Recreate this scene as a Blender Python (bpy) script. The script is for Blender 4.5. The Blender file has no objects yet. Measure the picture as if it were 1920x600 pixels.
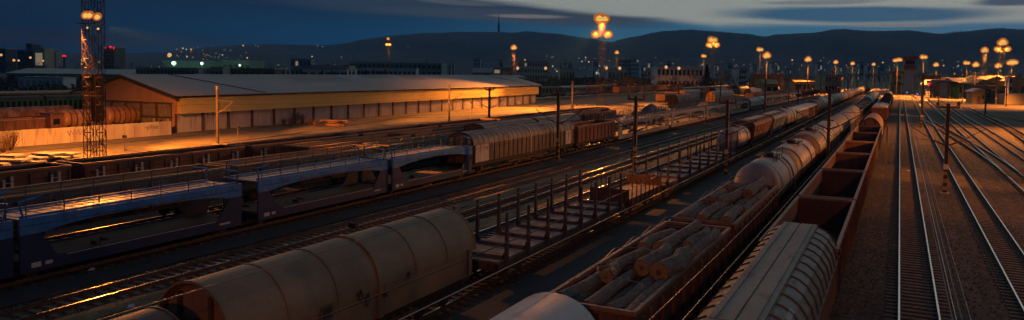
import bpy, math, random
from mathutils import Vector, Matrix
random.seed(7)
R_ = math.radians
SC = bpy.context.scene
COL = SC.collection

# ------------------------------------------------------------------ camera
CAMH = 10.0
cam = bpy.data.cameras.new("camera"); camo = bpy.data.objects.new("camera", cam); COL.objects.link(camo)
cam.sensor_width = 36.0; cam.lens = 27.0; cam.clip_start = 0.1; cam.clip_end = 30000
cam.shift_y = -94.0 / 1920.0
CM = Matrix.Rotation(R_(26.75), 4, 'Z') @ Matrix.Rotation(R_(90 - 2.9), 4, 'X') @ Matrix.Rotation(0.013, 4, 'Z')
camo.matrix_world = Matrix.Translation((0, 0, CAMH)) @ CM
SC.camera = camo
R3 = CM.to_3x3(); R3T = R3.transposed(); FP = 1440.0

# ------------------------------------------------------------------ world, sun, exposure
SC.view_settings.view_transform = 'Standard'; SC.view_settings.look = 'None'
SC.view_settings.exposure = 0.0; SC.view_settings.gamma = 1.0
SC.cycles.use_denoising = True
SC.cycles.max_bounces = 5; SC.cycles.diffuse_bounces = 3; SC.cycles.glossy_bounces = 3
SC.cycles.sample_clamp_indirect = 1.0; SC.cycles.use_light_tree = True
SUN_EL, SUN_AZ = R_(2.0), R_(8.0)          # faint glow behind the hills, to the right of the view axis
w = bpy.data.worlds.new("World"); SC.world = w; w.use_nodes = True
nt = w.node_tree; N = nt.nodes; L = nt.links; N.clear()
def nd(t, **k):
    n = N.new(t)
    for a, b in k.items(): setattr(n, a, b)
    return n
def mth(op, a, b=None, c=None, clamp=False):
    n = nd('ShaderNodeMath', operation=op); n.use_clamp = clamp
    for i, v in enumerate((a, b, c)):
        if v is None: continue
        if isinstance(v, (int, float)): n.inputs[i].default_value = v
        else: L.new(v, n.inputs[i])
    return n.outputs[0]
def mixc(f, a, b, op='MIX'):
    n = nd('ShaderNodeMix', data_type='RGBA', blend_type=op)
    for s, v in ((n.inputs[0], f), (n.inputs[6], a), (n.inputs[7], b)):
        if isinstance(v, (int, float)): s.default_value = v
        elif isinstance(v, tuple): s.default_value = (*v, 1)
        else: L.new(v, s)
    return n.outputs[2]
def mapr(v, a, b, c=0., d=1.):
    n = nd('ShaderNodeMapRange', interpolation_type='SMOOTHSTEP')
    L.new(v, n.inputs[0])
    for i, q in enumerate((a, b, c, d)): n.inputs[i + 1].default_value = q
    return n.outputs[0]
tc = nd('ShaderNodeTexCoord')
sep = nd('ShaderNodeSeparateXYZ'); L.new(tc.outputs['Generated'], sep.inputs[0])
az = mth('MULTIPLY', mth('ARCTAN2', sep.outputs[0], sep.outputs[1]), 57.2958)     # degrees, 0 = along the tracks, + to the right
el = mth('MULTIPLY', mth('ARCSINE', sep.outputs[2]), 57.2958)
# long streaks of cloud: noise stretched along the azimuth
cmb = nd('ShaderNodeCombineXYZ'); L.new(mth('MULTIPLY', az, 0.045), cmb.inputs[0]); L.new(mth('ADD', mth('MULTIPLY', el, 0.62), mth('MULTIPLY', az, 0.016)), cmb.inputs[1])
n1 = nd('ShaderNodeTexNoise'); L.new(cmb.outputs[0], n1.inputs['Vector']); n1.inputs['Scale'].default_value = 1.6; n1.inputs['Detail'].default_value = 4; n1.inputs['Roughness'].default_value = .5
cmb2 = nd('ShaderNodeCombineXYZ'); L.new(mth('MULTIPLY', az, 0.10), cmb2.inputs[0]); L.new(mth('MULTIPLY', el, 1.5), cmb2.inputs[1]); cmb2.inputs[2].default_value = 3.7
n2 = nd('ShaderNodeTexNoise'); L.new(cmb2.outputs[0], n2.inputs['Vector']); n2.inputs['Scale'].default_value = 2.0; n2.inputs['Detail'].default_value = 3
wob = mth('ADD', mth('MULTIPLY', mth('SUBTRACT', n1.outputs[0], .5), 1.6), mth('MULTIPLY', mth('SUBTRACT', n2.outputs[0], .5), .9))
# clear sky: deep blue on the left, paler to the right; a pale afterglow above a sloping edge
blue = mixc(mapr(az, -64, -36), (.005, .012, .026), (.005, .044, .10))
blue = mixc(mapr(az, -40, -6), blue, (.035, .14, .235))
blue = mixc(mth('MULTIPLY', mapr(el, 2.2, 5.5), mapr(az, -12, -45)), blue, (.008, .014, .026))
sky = mixc(mth('MULTIPLY', mapr(az, -40, -58), mapr(mth('ABSOLUTE', mth('SUBTRACT', mth('ADD', el, mth('MULTIPLY', wob, .4)), 1.75)), .9, .1)), blue, (.013, .013, .021))
def bank(a0, e0, ra, re, tilt=0., wb=.30):
    da = mth('DIVIDE', mth('SUBTRACT', az, a0), ra)
    de = mth('DIVIDE', mth('SUBTRACT', mth('SUBTRACT', mth('ADD', el, mth('MULTIPLY', wob, wb)), e0), mth('MULTIPLY', mth('SUBTRACT', az, a0), tilt)), re)
    r = mth('SQRT', mth('ADD', mth('MULTIPLY', da, da), mth('MULTIPLY', de, de)))
    return mapr(r, 1.15, .55)
def paint(f, c, s=1.):
    global sky
    sky = mixc(mth('MULTIPLY', f, s) if s != 1 else f, sky, c)
e0 = mth('ADD', 3.45, mth('MULTIPLY', mth('MAXIMUM', mth('SUBTRACT', -12, az), 0), .105))
glow = mapr(mth('SUBTRACT', mth('ADD', el, mth('MULTIPLY', wob, .30)), e0), -.30, .28)
paint(bank(-30, 4.6, 16, .9, -.02), (.030, .043, .060))
paint(glow, (.33, .35, .31))
paint(bank(-31, 5.0, 3.6, .20, -.05, .15), (.10, .10, .11), .8)
paint(bank(-26, 4.05, 12, .50, -.028, .22), (.042, .055, .072))
paint(bank(-25.6, 4.08, 3.2, .17, -.01, .1), (.19, .17, .15), .9)
paint(bank(-21, 3.45, 7, .16, -.015, .15), (.035, .060, .085), .7)
paint(bank(-2.8, 4.12, 9.6, .62, -.02, .25), (.036, .110, .180))
paint(bank(-5, 5.0, 4.5, .16, 0, .2), (.10, .13, .145), .6)
paint(bank(-.5, 3.33, 3.4, .12, -.02, .08), (.21, .19, .17), .75)
paint(bank(6.6, 4.75, 2.9, .36, .02, .15), (.055, .085, .12))
# the zenith and the sky behind the camera, which only light the yard
skyv = nd('ShaderNodeVectorMath', operation='SCALE'); L.new(sky, skyv.inputs[0]); skyv.inputs[3].default_value = 1.22; sky = skyv.outputs[0]
sky = mixc(mapr(el, 12, 50), sky, (.018, .050, .095))
sky = mixc(mapr(mth('ABSOLUTE', mth('SUBTRACT', az, -15)), 45, 110), sky, (.012, .030, .060))
ns = nd('ShaderNodeTexSky'); ns.sky_type = 'NISHITA'; ns.sun_disc = False; ns.sun_elevation = SUN_EL; ns.sun_rotation = SUN_AZ
nsk = nd('ShaderNodeVectorMath', operation='SCALE'); L.new(ns.outputs[0], nsk.inputs[0]); nsk.inputs[3].default_value = .0012
tot = nd('ShaderNodeVectorMath', operation='ADD'); L.new(sky, tot.inputs[0]); L.new(nsk.outputs[0], tot.inputs[1])
bg = nd('ShaderNodeBackground'); L.new(tot.outputs[0], bg.inputs[0]); bg.inputs[1].default_value = 1.0
wo = nd('ShaderNodeOutputWorld'); L.new(bg.outputs[0], wo.inputs[0])
sl = bpy.data.lights.new("sun", 'SUN'); sl.energy = .02; sl.angle = R_(20); sl.color = (1, .93, .85)
so = bpy.data.objects.new("sun", sl); COL.objects.link(so)
so.rotation_euler = (R_(90) - R_(14), 0, math.pi - SUN_AZ)

LAMPC = (1.0, .29, .035)
HAZE = 1.15e-4

# ------------------------------------------------------------------ helpers: camera geometry (used to look up real positions)
def proj(p):
    v = R3T @ (Vector(p) - Vector((0, 0, CAMH)))
    return 960 + FP * v.x / -v.z, 206 - FP * v.y / -v.z, -v.z
def ray(px, py): return R3 @ Vector(((px - 960) / FP, -(py - 206) / FP, -1))
def atD(px, py, D): return Vector((0, 0, CAMH)) + ray(px, py) * D
def ground(px, py, z=0.):
    r = ray(px, py); return Vector((0, 0, CAMH)) + r * ((z - CAMH) / r.z)
def onX(px, py, X):
    r = ray(px, py); return Vector((0, 0, CAMH)) + r * (X / r.x)
def yx(X, px, z=1.):
    lo, hi = .5, 3000
    for _ in range(60):
        m = (lo + hi) / 2; a, b, d = proj((X, m, z))
        if d <= 0 or a < px: lo = m
        else: hi = m
    return lo
def yy(X, py, z=1.):
    lo, hi = .5, 3000
    for _ in range(60):
        m = (lo + hi) / 2; a, b, d = proj((X, m, z))
        if d <= 0 or b > py: lo = m
        else: hi = m
    return lo

# ------------------------------------------------------------------ helpers: mesh builder
class MB:
    def __init__(s): s.v = []; s.f = []; s.m = Matrix.Identity(4); s.sm = []
    def at(s, x=0, y=0, z=0, rz=0, rx=0, ry=0):
        s.m = Matrix.Translation((x, y, z)) @ Matrix.Rotation(rz, 4, 'Z') @ Matrix.Rotation(ry, 4, 'Y') @ Matrix.Rotation(rx, 4, 'X'); return s
    def add(s, vs, fs):
        b = len(s.v)
        for p in vs: s.v.append((s.m @ Vector(p))[:])
        for f in fs: s.f.append(tuple(i + b for i in f))
        return s
    def box(s, x0, x1, y0, y1, z0, z1):
        if x0 > x1: x0, x1 = x1, x0
        if y0 > y1: y0, y1 = y1, y0
        if z0 > z1: z0, z1 = z1, z0
        return s.add([(x0,y0,z0),(x1,y0,z0),(x1,y1,z0),(x0,y1,z0),(x0,y0,z1),(x1,y0,z1),(x1,y1,z1),(x0,y1,z1)],
                     [(3,2,1,0),(4,5,6,7),(0,1,5,4),(1,2,6,5),(2,3,7,6),(3,0,4,7)])
    def tube(s, p, q, r0, r1=None, n=8, caps=True):
        r1 = r0 if r1 is None else r1
        p = Vector(p); q = Vector(q); d = (q - p)
        if d.length < 1e-6: return s
        d.normalize(); u = d.orthogonal().normalized(); w_ = d.cross(u)
        if n == 4: u, w_ = (u + w_).normalized(), (w_ - u).normalized()
        vs = []
        for c, r in ((p, r0), (q, r1)):
            for i in range(n):
                a = 2 * math.pi * i / n; vs.append(c + (u * math.cos(a) + w_ * math.sin(a)) * r)
        fs = [(i, (i + 1) % n, n + (i + 1) % n, n + i) for i in range(n)]
        if caps: fs += [tuple(range(n))[::-1], tuple(range(n, 2 * n))]
        return s.add(vs, fs)
    def path(s, pts, r, n=6):
        for a, b in zip(pts, pts[1:]): s.tube(a, b, r, r, n)
        return s
    def prism(s, prof, y0, y1):       # closed outline in (x, z), swept along y
        n = len(prof)
        vs = [(x, y0, z) for x, z in prof] + [(x, y1, z) for x, z in prof]
        fs = [(i, n + i, n + (i + 1) % n, (i + 1) % n) for i in range(n)] + [tuple(range(n)), tuple(range(2 * n - 1, n - 1, -1))]
        return s.add(vs, fs)
    def prismx(s, prof, x0, x1):      # closed outline in (y, z), swept along x
        n = len(prof)
        vs = [(x0, y, z) for y, z in prof] + [(x1, y, z) for y, z in prof]
        fs = [(i, (i + 1) % n, n + (i + 1) % n, n + i) for i in range(n)] + [tuple(range(n))[::-1], tuple(range(n, 2 * n))]
        return s.add(vs, fs)
    def shell(s, prof, y0, y1, t):    # open outline in (x, z) thickened outwards by t, swept along y
        cx = sum(p[0] for p in prof) / len(prof); cz = min(p[1] for p in prof)
        out = []
        for i, p in enumerate(prof):
            a = Vector(prof[max(0, i - 1)]); b = Vector(prof[min(len(prof) - 1, i + 1)]); d = (b - a).normalized(); nn = Vector((-d.y, d.x))
            if nn.dot(Vector((p[0] - cx, p[1] - cz + .01))) < 0: nn = -nn
            out.append((p[0] + nn.x * t, p[1] + nn.y * t))
        return s.prism(list(prof) + out[::-1], y0, y1)
    def lathey(s, prof, cx=0, cz=0, n=28):   # (y, r) pairs round an axis along y
        vs = []; fs = []
        for y, r in prof:
            for i in range(n):
                a = 2 * math.pi * i / n; vs.append((cx + r * math.cos(a), y, cz + r * math.sin(a)))
        for k in range(len(prof) - 1):
            for i in range(n):
                j = (i + 1) % n; fs.append((k * n + i, (k + 1) * n + i, (k + 1) * n + j, k * n + j))
        fs.append(tuple(range(n))); fs.append(tuple(range(len(prof) * n - 1, (len(prof) - 1) * n - 1, -1)))
        return s.add(vs, fs)
    def lathez(s, prof, n=12):        # (r, z)
        vs = []; fs = []
        for r, z in prof:
            for i in range(n):
                a = 2 * math.pi * i / n; vs.append((r * math.cos(a), r * math.sin(a), z))
        for k in range(len(prof) - 1):
            for i in range(n):
                j = (i + 1) % n; fs.append((k * n + i, k * n + j, (k + 1) * n + j, (k + 1) * n + i))
        fs.append(tuple(range(n))[::-1]); fs.append(tuple(range((len(prof) - 1) * n, len(prof) * n)))
        return s.add(vs, fs)
    def build(s, name, mat, parent=None, smooth=False, loc=None):
        me = bpy.data.meshes.new(name); me.from_pydata(s.v, [], s.f); me.update()
        if isinstance(mat, str): mat = M[mat]
        me.materials.append(mat)
        if smooth:
            me.polygons.foreach_set('use_smooth', [True] * len(me.polygons)); me.set_sharp_from_angle(angle=R_(38))
        o = bpy.data.objects.new(name, me); COL.objects.link(o)
        if parent is not None: o.parent = parent
        if loc is not None: o.location = loc
        return o
def thing(name, label, cat, loc=(0, 0, 0), rz=0, group=None):
    o = bpy.data.objects.new(name, None); COL.objects.link(o); o.empty_display_size = .5
    o.location = loc; o.rotation_euler = (0, 0, rz); o['label'] = label; o['category'] = cat
    if group: o['group'] = group
    return o
def tag(o, label, cat, group=None):
    o['label'] = label; o['category'] = cat
    if group: o['group'] = group
    return o
def struct(o): o['kind'] = 'structure'; return o
def copy_tree(o, parent=None):
    c = o.copy(); COL.objects.link(c)
    if parent is not None: c.parent = parent
    for ch in list(o.children): copy_tree(ch, c)
    return c
PROTO = {}
def place(fn, args, name, label, cat, x, y, z=0, rz=0, group=None):
    k = (fn.__name__, name, repr(args))
    if k in PROTO:
        o = copy_tree(PROTO[k])
    else:
        o = thing(name, label, cat); fn(o, *args[0], **args[1]); PROTO[k] = o
    o.location = (x, y, z); o.rotation_euler = (0, 0, rz); o['label'] = label; o['category'] = cat
    if group: o['group'] = group
    elif 'group' in o: del o['group']
    return o

# ------------------------------------------------------------------ materials
M = {}
def mat(name, c1, c2=None, scale=1.5, rough=.75, metal=0., bump=.15, stretch=(1, 1, 1), thr=(.4, .65), c3=None, s3=8., fine=12., spec=None):
    m = bpy.data.materials.new(name); m.use_nodes = True; t = m.node_tree; n = t.nodes; l = t.links
    b = n['Principled BSDF']; b.inputs['Roughness'].default_value = rough; b.inputs['Metallic'].default_value = metal
    if spec is not None: b.inputs['Specular IOR Level'].default_value = spec
    c2 = c2 or tuple(x * .6 for x in c1)
    co = n.new('ShaderNodeTexCoord'); mp = n.new('ShaderNodeMapping'); mp.inputs['Scale'].default_value = stretch; l.new(co.outputs['Object'], mp.inputs[0])
    no = n.new('ShaderNodeTexNoise'); no.inputs['Scale'].default_value = scale; no.inputs['Detail'].default_value = 6; no.inputs['Roughness'].default_value = .62; l.new(mp.outputs[0], no.inputs['Vector'])
    mr = n.new('ShaderNodeMapRange'); l.new(no.outputs[0], mr.inputs[0]); mr.inputs[1].default_value = thr[0]; mr.inputs[2].default_value = thr[1]
    mx = n.new('ShaderNodeMix'); mx.data_type = 'RGBA'; l.new(mr.outputs[0], mx.inputs[0]); mx.inputs[6].default_value = (*c1, 1); mx.inputs[7].default_value = (*c2, 1)
    out = mx.outputs[2]
    n2 = n.new('ShaderNodeTexNoise'); n2.inputs['Scale'].default_value = fine; n2.inputs['Detail'].default_value = 5; l.new(co.outputs['Object'], n2.inputs['Vector'])
    if c3:
        n3 = n.new('ShaderNodeTexNoise'); n3.inputs['Scale'].default_value = s3; n3.inputs['Detail'].default_value = 4; l.new(mp.outputs[0], n3.inputs['Vector'])
        m3 = n.new('ShaderNodeMapRange'); l.new(n3.outputs[0], m3.inputs[0]); m3.inputs[1].default_value = .55; m3.inputs[2].default_value = .68
        x3 = n.new('ShaderNodeMix'); x3.data_type = 'RGBA'; l.new(m3.outputs[0], x3.inputs[0]); l.new(out, x3.inputs[6]); x3.inputs[7].default_value = (*c3, 1); out = x3.outputs[2]
    l.new(out, b.inputs['Base Color'])
    if bump:
        bp = n.new('ShaderNodeBump'); bp.inputs['Strength'].default_value = bump; bp.inputs['Distance'].default_value = .03; l.new(n2.outputs[0], bp.inputs['Height']); l.new(bp.outputs[0], b.inputs['Normal'])
    rr = n.new('ShaderNodeMapRange'); l.new(n2.outputs[0], rr.inputs[0]); rr.inputs[1].default_value = .3; rr.inputs[2].default_value = .7; rr.inputs[3].default_value = max(.05, rough - .12); rr.inputs[4].default_value = min(1, rough + .12); l.new(rr.outputs[0], b.inputs['Roughness'])
    M[name] = m; return m
def emis(name, c, s):
    m = bpy.data.materials.new(name); m.use_nodes = True; t = m.node_tree; b = t.nodes['Principled BSDF']
    b.inputs['Base Color'].default_value = (*[x * .3 for x in c], 1); b.inputs['Emission Color'].default_value = (*c, 1); b.inputs['Emission Strength'].default_value = s
    M[name] = m; return m
VS = (1, 1, .18)   # vertical streaks
mat('ground', (.085, .060, .045), (.040, .031, .027), .35, .92, 0, 1., thr=(.35, .62), c3=(.13, .10, .07), s3=1.1, fine=7)
mat('dry_grass', (.19, .145, .07), (.12, .085, .045), .25, .95, 0, .9, c3=(.24, .19, .09), s3=.9, fine=5)
mat('ballast', (.075, .052, .041), (.024, .019, .017), 2.2, .9, 0, 2., thr=(.38, .58), c3=(.20, .145, .11), s3=5., fine=7)
mat('dark_path', (.035, .042, .050), (.024, .030, .036), .4, .85, 0, .5, fine=10)
mat('sleeper', (.19, .155, .125), (.11, .085, .07), 2, .85, 0, .3)
mat('sleeper_wood', (.075, .045, .03), (.045, .028, .02), 2, .85, 0, .3)
mat('rail_head', (.50, .50, .53), (.38, .37, .38), 2, .25, 1., 0)
mat('rail_rust', (.11, .06, .04), (.07, .035, .025), 3, .8)
mat('rust_brown', (.17, .075, .048), (.095, .045, .032), .9, .72, .1, .25, VS, c3=(.23, .11, .06), s3=5)
mat('rust_red', (.22, .085, .05), (.12, .05, .035), .8, .7, .1, .25, VS, c3=(.28, .14, .08), s3=4)
mat('rust_pale', (.30, .17, .12), (.19, .10, .075), .8, .7, .1, .2, VS)
mat('rust_rim', (.36, .20, .145), (.24, .13, .095), 2, .6, .15, .2)
mat('gond_inner', (.155, .075, .052), (.10, .05, .038), .8, .8, .05, .25, VS, c3=(.20, .10, .06), s3=3)
mat('planks', (.34, .26, .175), (.22, .17, .115), 1.2, .85, 0, .3, (1, .15, 6), c3=(.10, .075, .055), s3=4)
mat('underframe', (.05, .04, .035), (.03, .025, .022), 1.5, .8, .2, .3)
mat('under_rust', (.13, .075, .05), (.07, .045, .03), 1.5, .8, .2, .3)
mat('beige_sheet', (.33, .215, .115), (.19, .125, .07), .55, .62, 0, .15, (1, .5, .5), c3=(.15, .12, .08), s3=.7)
mat('brown_hood', (.16, .10, .085), (.11, .07, .06), .6, .6, 0, .15)
mat('hopper_roof', (.26, .235, .21), (.19, .165, .145), .7, .6, .2, .15, (1, .3, 1), c3=(.14, .11, .09), s3=2.5)
mat('hopper_flank', (.22, .19, .165), (.16, .125, .10), .8, .65, .15, .2, c3=(.12, .08, .06), s3=3)
mat('hopper_side', (.23, .15, .10), (.14, .09, .06), .8, .7, .1, .2, VS)
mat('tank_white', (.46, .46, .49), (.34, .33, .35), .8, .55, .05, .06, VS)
mat('tank_silver', (.42, .41, .40), (.28, .26, .24), .8, .58, .25, .1, VS, c3=(.26, .21, .17), s3=2)
mat('tank_cream', (.42, .37, .31), (.27, .20, .15), .7, .5, .1, .1, VS, c3=(.17, .11, .08), s3=2)
mat('tank_brown', (.27, .17, .12), (.17, .10, .07), .7, .55, .1, .12, VS, c3=(.10, .07, .05), s3=2)
mat('tank_orange', (.40, .19, .08), (.27, .12, .06), .7, .6, .1, .15, VS, c3=(.50, .33, .20), s3=1.3)
mat('tank_grey', (.25, .27, .29), (.17, .18, .19), .8, .5, .2, .1, VS)
mat('wagon_grey', (.30, .32, .35), (.20, .21, .23), .8, .6, .2, .15, VS)
mat('wagon_bluegrey', (.20, .26, .32), (.13, .17, .21), .8, .6, .2, .15, VS)
mat('wagon_white', (.62, .59, .56), (.46, .42, .39), .8, .6, 0, .1, VS, c3=(.27, .22, .18), s3=3)
mat('side_brown', (.125, .095, .082), (.08, .06, .052), .8, .65, .1, .2, VS, c3=(.21, .16, .13), s3=3)
mat('roof_grey', (.24, .23, .22), (.16, .15, .14), 1, .6, .2, .15, (1, .4, 1), c3=(.11, .09, .08), s3=3)
mat('end_orange', (.42, .20, .07), (.28, .13, .05), 1, .6, .1, .15)
mat('navy', (.011, .028, .11), (.008, .018, .07), .8, .5, .2, .1)
mat('light_blue', (.035, .22, .60), (.025, .13, .40), 1.2, .5, .2, .12, c3=(.16, .20, .25), s3=5)
mat('deck_grey', (.34, .29, .28), (.20, .165, .16), 1.2, .42, .3, .2, (1, .3, 1), c3=(.30, .28, .28), s3=3)
mat('deck_rust', (.12, .07, .05), (.06, .04, .032), .7, .7, .1, .3, (1, .4, 1), c3=(.06, .045, .04), s3=1.2)
mat('silver_paint', (.36, .35, .36), (.24, .23, .235), 1, .5, .3, .12)
mat('railing', (.10, .11, .15), (.07, .08, .10), 2, .5, .4, .1)
mat('stake_brown', (.13, .085, .075), (.08, .055, .05), 2, .7, .2, .25)
mat('stake_deck', (.23, .16, .14), (.14, .095, .085), 1.2, .6, .1, .25, c3=(.34, .33, .36), s3=1.1)
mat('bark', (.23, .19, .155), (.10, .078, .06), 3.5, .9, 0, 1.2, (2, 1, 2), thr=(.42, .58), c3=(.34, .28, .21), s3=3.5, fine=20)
mat('bark_dark_shade', (.13, .10, .08), (.085, .065, .052), 3, .9, 0, .9, (2, 2, .5), c3=(.30, .26, .20), s3=3, fine=20)  # darker bark; also carries the shade on shadowed and buried logs
mat('cut_wood', (.42, .25, .11), (.30, .17, .075), 8, .8, 0, .2)
mat('cut_heart', (.20, .11, .055), (.12, .07, .04), 8, .8)
mat('wire', (.45, .44, .42), (.3, .3, .3), 5, .4, .5, 0)
mat('wire_dark', (.06, .05, .045), (.04, .035, .03), 5, .5, .5, 0)
mat('mast_steel', (.15, .115, .10), (.09, .07, .06), 1.5, .6, .3, .2, VS)
mat('mast_concrete', (.22, .18, .15), (.15, .12, .10), 1.5, .8, 0, .2, VS)
mat('lattice', (.10, .065, .05), (.06, .04, .032), 1.5, .6, .4, .2)
mat('mast_yellow', (.26, .18, .05), (.16, .11, .04), 3, .7)
mat('mast_black', (.02, .02, .02), (.012, .012, .012), 3, .7)
mat('mast_plate', (.5, .48, .46), (.4, .38, .36), 3, .7)
mat('insulator', (.16, .07, .045), (.1, .05, .03), 4, .3)
mat('wh_yellow', (.70, .52, .16), (.60, .43, .13), .5, .6, .1, .1, (1, .25, 1))
mat('wh_door', (.52, .48, .50), (.42, .38, .39), .4, .7, 0, .1, VS, c3=(.34, .28, .26), s3=1.5)
mat('wh_gable', (.50, .27, .14), (.42, .22, .11), .5, .7, .1, .1, VS)
mat('wh_concrete', (.24, .19, .155), (.17, .135, .11), .5, .85, 0, .3, c3=(.30, .24, .19), s3=1.2)
mat('wh_roof', (.34, .32, .33), (.28, .26, .27), .15, .6, .2, .1, (1, .2, 1))
mat('wh_roof_dark', (.24, .22, .215), (.19, .175, .17), .3, .6, .1, .1)
mat('wh_trim_shade', (.025, .02, .018), (.05, .03, .02), .4, .7)  # near-black, for the barge board and the painted eave shade
mat('wh_green', (.02, .20, .13), (.015, .12, .08), .5, .6)
mat('wall_white', (.60, .50, .38), (.44, .34, .25), .35, .85, 0, .2, VS, c3=(.34, .25, .19), s3=1.2)
mat('graffiti', (.33, .28, .42), (.25, .2, .34), 3, .7)
mat('coach_green', (.05, .27, .15), (.035, .17, .10), .8, .6, .1, .1)
mat('coach_roof', (.10, .07, .06), (.06, .045, .04), .6, .7)
mat('coach_stripe', (.42, .20, .09), (.3, .14, .06), .6, .7)
mat('glass', (.015, .018, .022), (.01, .012, .015), 2, .15, 0, 0)
mat('tarp_rust', (.42, .24, .17), (.22, .09, .06), 1.1, .7, .1, .2, (1, 1.3, .4), thr=(.45, .56))
mat('concrete', (.42, .38, .33), (.30, .27, .23), 1, .85, 0, .3)
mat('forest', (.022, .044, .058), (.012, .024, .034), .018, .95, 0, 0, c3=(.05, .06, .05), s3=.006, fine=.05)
mat('crown', (.030, .033, .020), (.018, .020, .013), .6, .95, 0, .2)
mat('crown_pine', (.018, .026, .018), (.010, .015, .011), .8, .95, 0, .2)
mat('twigs', (.085, .062, .042), (.05, .037, .027), 1., .95, 0, .2)
mat('trunk', (.08, .06, .045), (.05, .04, .03), 2, .9)
mat('bush', (.15, .08, .055), (.09, .05, .035), 2, .9)
mat('bld_white', (.62, .64, .64), (.52, .54, .55), .08, .8, 0, 0)
mat('bld_grey', (.30, .30, .30), (.24, .24, .24), .08, .8, 0, 0)
mat('bld_dark', (.07, .075, .08), (.05, .055, .06), .08, .8, 0, 0)
mat('bld_green', (.20, .32, .26), (.16, .26, .21), .08, .8, 0, 0)
mat('bld_cream', (.50, .42, .28), (.42, .34, .22), .08, .8, 0, 0)
mat('bld_brick', (.28, .13, .09), (.20, .09, .07), .3, .8, 0, 0)
mat('bld_roof', (.30, .32, .34), (.24, .26, .28), .05, .6, .1, 0)
mat('roof_tile', (.22, .11, .08), (.15, .08, .06), .3, .8, 0, 0)
mat('shed_yellow', (.52, .38, .14), (.42, .30, .11), .5, .8, 0, .1)
mat('tarp_blue', (.045, .055, .13), (.03, .04, .09), .8, .7)
mat('tarp_yellow', (.55, .38, .10), (.42, .28, .08), .8, .7)
mat('coal', (.03, .028, .026), (.02, .018, .017), 2, .9, 0, .8)
mat('sand', (.42, .26, .12), (.30, .18, .09), 1.5, .95, 0, .6)
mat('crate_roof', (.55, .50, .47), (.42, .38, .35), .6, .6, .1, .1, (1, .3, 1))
mat('paper', (.6, .58, .62), (.5, .5, .5), 5, .8)
mat('mark_white', (.55, .53, .50), (.42, .4, .38), 5, .8)
mat('mark_dark', (.05, .04, .035), (.035, .03, .025), 5, .8)
mat('housing', (.12, .10, .09), (.08, .07, .06), 2, .6, .3)
emis('lens', (1., .55, .13), .9)
emis('halo_ring', (1., .26, .03), .42)  # orange emission imitating the halo round a lamp
emis('lens_white', (.75, 1., .72), .75)
emis('lens_red', (1., .02, .05), 1.0)
emis('lens_blue', (.35, .30, 1.), .7)
emis('town_light', (1., .50, .18), .8)
emis('town_light_white', (.7, .9, .85), .42)
emis('lit_window', (1., .72, .38), .22)
emis('lit_panel', (1., .72, .45), .20)  # emissive panes: billboard, lit strip and the imitated floodlit front

# ------------------------------------------------------------------ the setting
GZ = -.25
g = MB(); g.add([(-6100, -200, GZ), (1500, -200, GZ), (1500, 4600, GZ), (-6100, 4600, GZ)], [(0, 1, 2, 3)])
struct(g.build('ground', 'ground'))
def sheet(name, x0, x1, y0, y1, z, m, wob=0., seg=4.):
    """a ground sheet with slightly ragged long edges"""
    n = max(1, int((y1 - y0) / seg)); b = MB(); vs = []; fs = []
    for i in range(n + 1):
        y = y0 + (y1 - y0) * i / n
        vs += [(x0 + random.uniform(-wob, wob), y, z), (x1 + random.uniform(-wob, wob), y, z)]
        if i: k = 2 * i; fs.append((k - 2, k - 1, k + 1, k))
    b.add(vs, fs); return struct(b.build(name, m))
sheet('grass_field', -240, -56.5, 20, 420, GZ + .02, 'dry_grass', .6)
sheet('grass_strip', -25.2, -23.8, 4, 420, GZ + .045, 'dry_grass', .25, 1.5)
sheet('grass_strip', -29.9, -28.6, 4, 420, GZ + .045, 'dry_grass', .25, 1.5)
sheet('cinder_path', -16.05, -14.15, 8, 500, GZ + .085, 'dark_path', .06, 1.5)
sheet('cinder_path', -35.2, -33.2, 8, 500, GZ + .085, 'dark_path', .12, 1.5)
sheet('dirt_yard', 17.5, 60, 40, 420, GZ + .03, 'ground', .4)

TX = dict(A=1.06, B=5.88, C=10.9, D=14.75, Z=-3.5, Y=-8.15, X=-12.95, W=-17.75, V=-22.3, U=-26.7, T=-31.4, S=-37.0, R=-43.1, P=-47.9, Q=-52.9)
def rail_mesh(pts, head, web):
    for (x0, y0), (x1, y1) in zip(pts, pts[1:]):
        d = Vector((x1 - x0, y1 - y0)); n = Vector((-d.y, d.x)).normalized()
        def q(o, z0, z1, b, w_):
            a = [(x0 + n.x * (o - w_), y0 + n.y * (o - w_)), (x0 + n.x * (o + w_), y0 + n.y * (o + w_)), (x1 + n.x * (o + w_), y1 + n.y * (o + w_)), (x1 + n.x * (o - w_), y1 + n.y * (o - w_))]
            b.add([(*p, z0) for p in a] + [(*p, z1) for p in a], [(0, 1, 2, 3), (7, 6, 5, 4), (1, 0, 4, 5), (2, 1, 5, 6), (3, 2, 6, 7), (0, 3, 7, 4)])
        for o in (-.752, .752):
            q(o, -.035, 0, head, .036); q(o, -.15, -.035, web, .012); q(o, -.172, -.15, web, .07)
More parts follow.
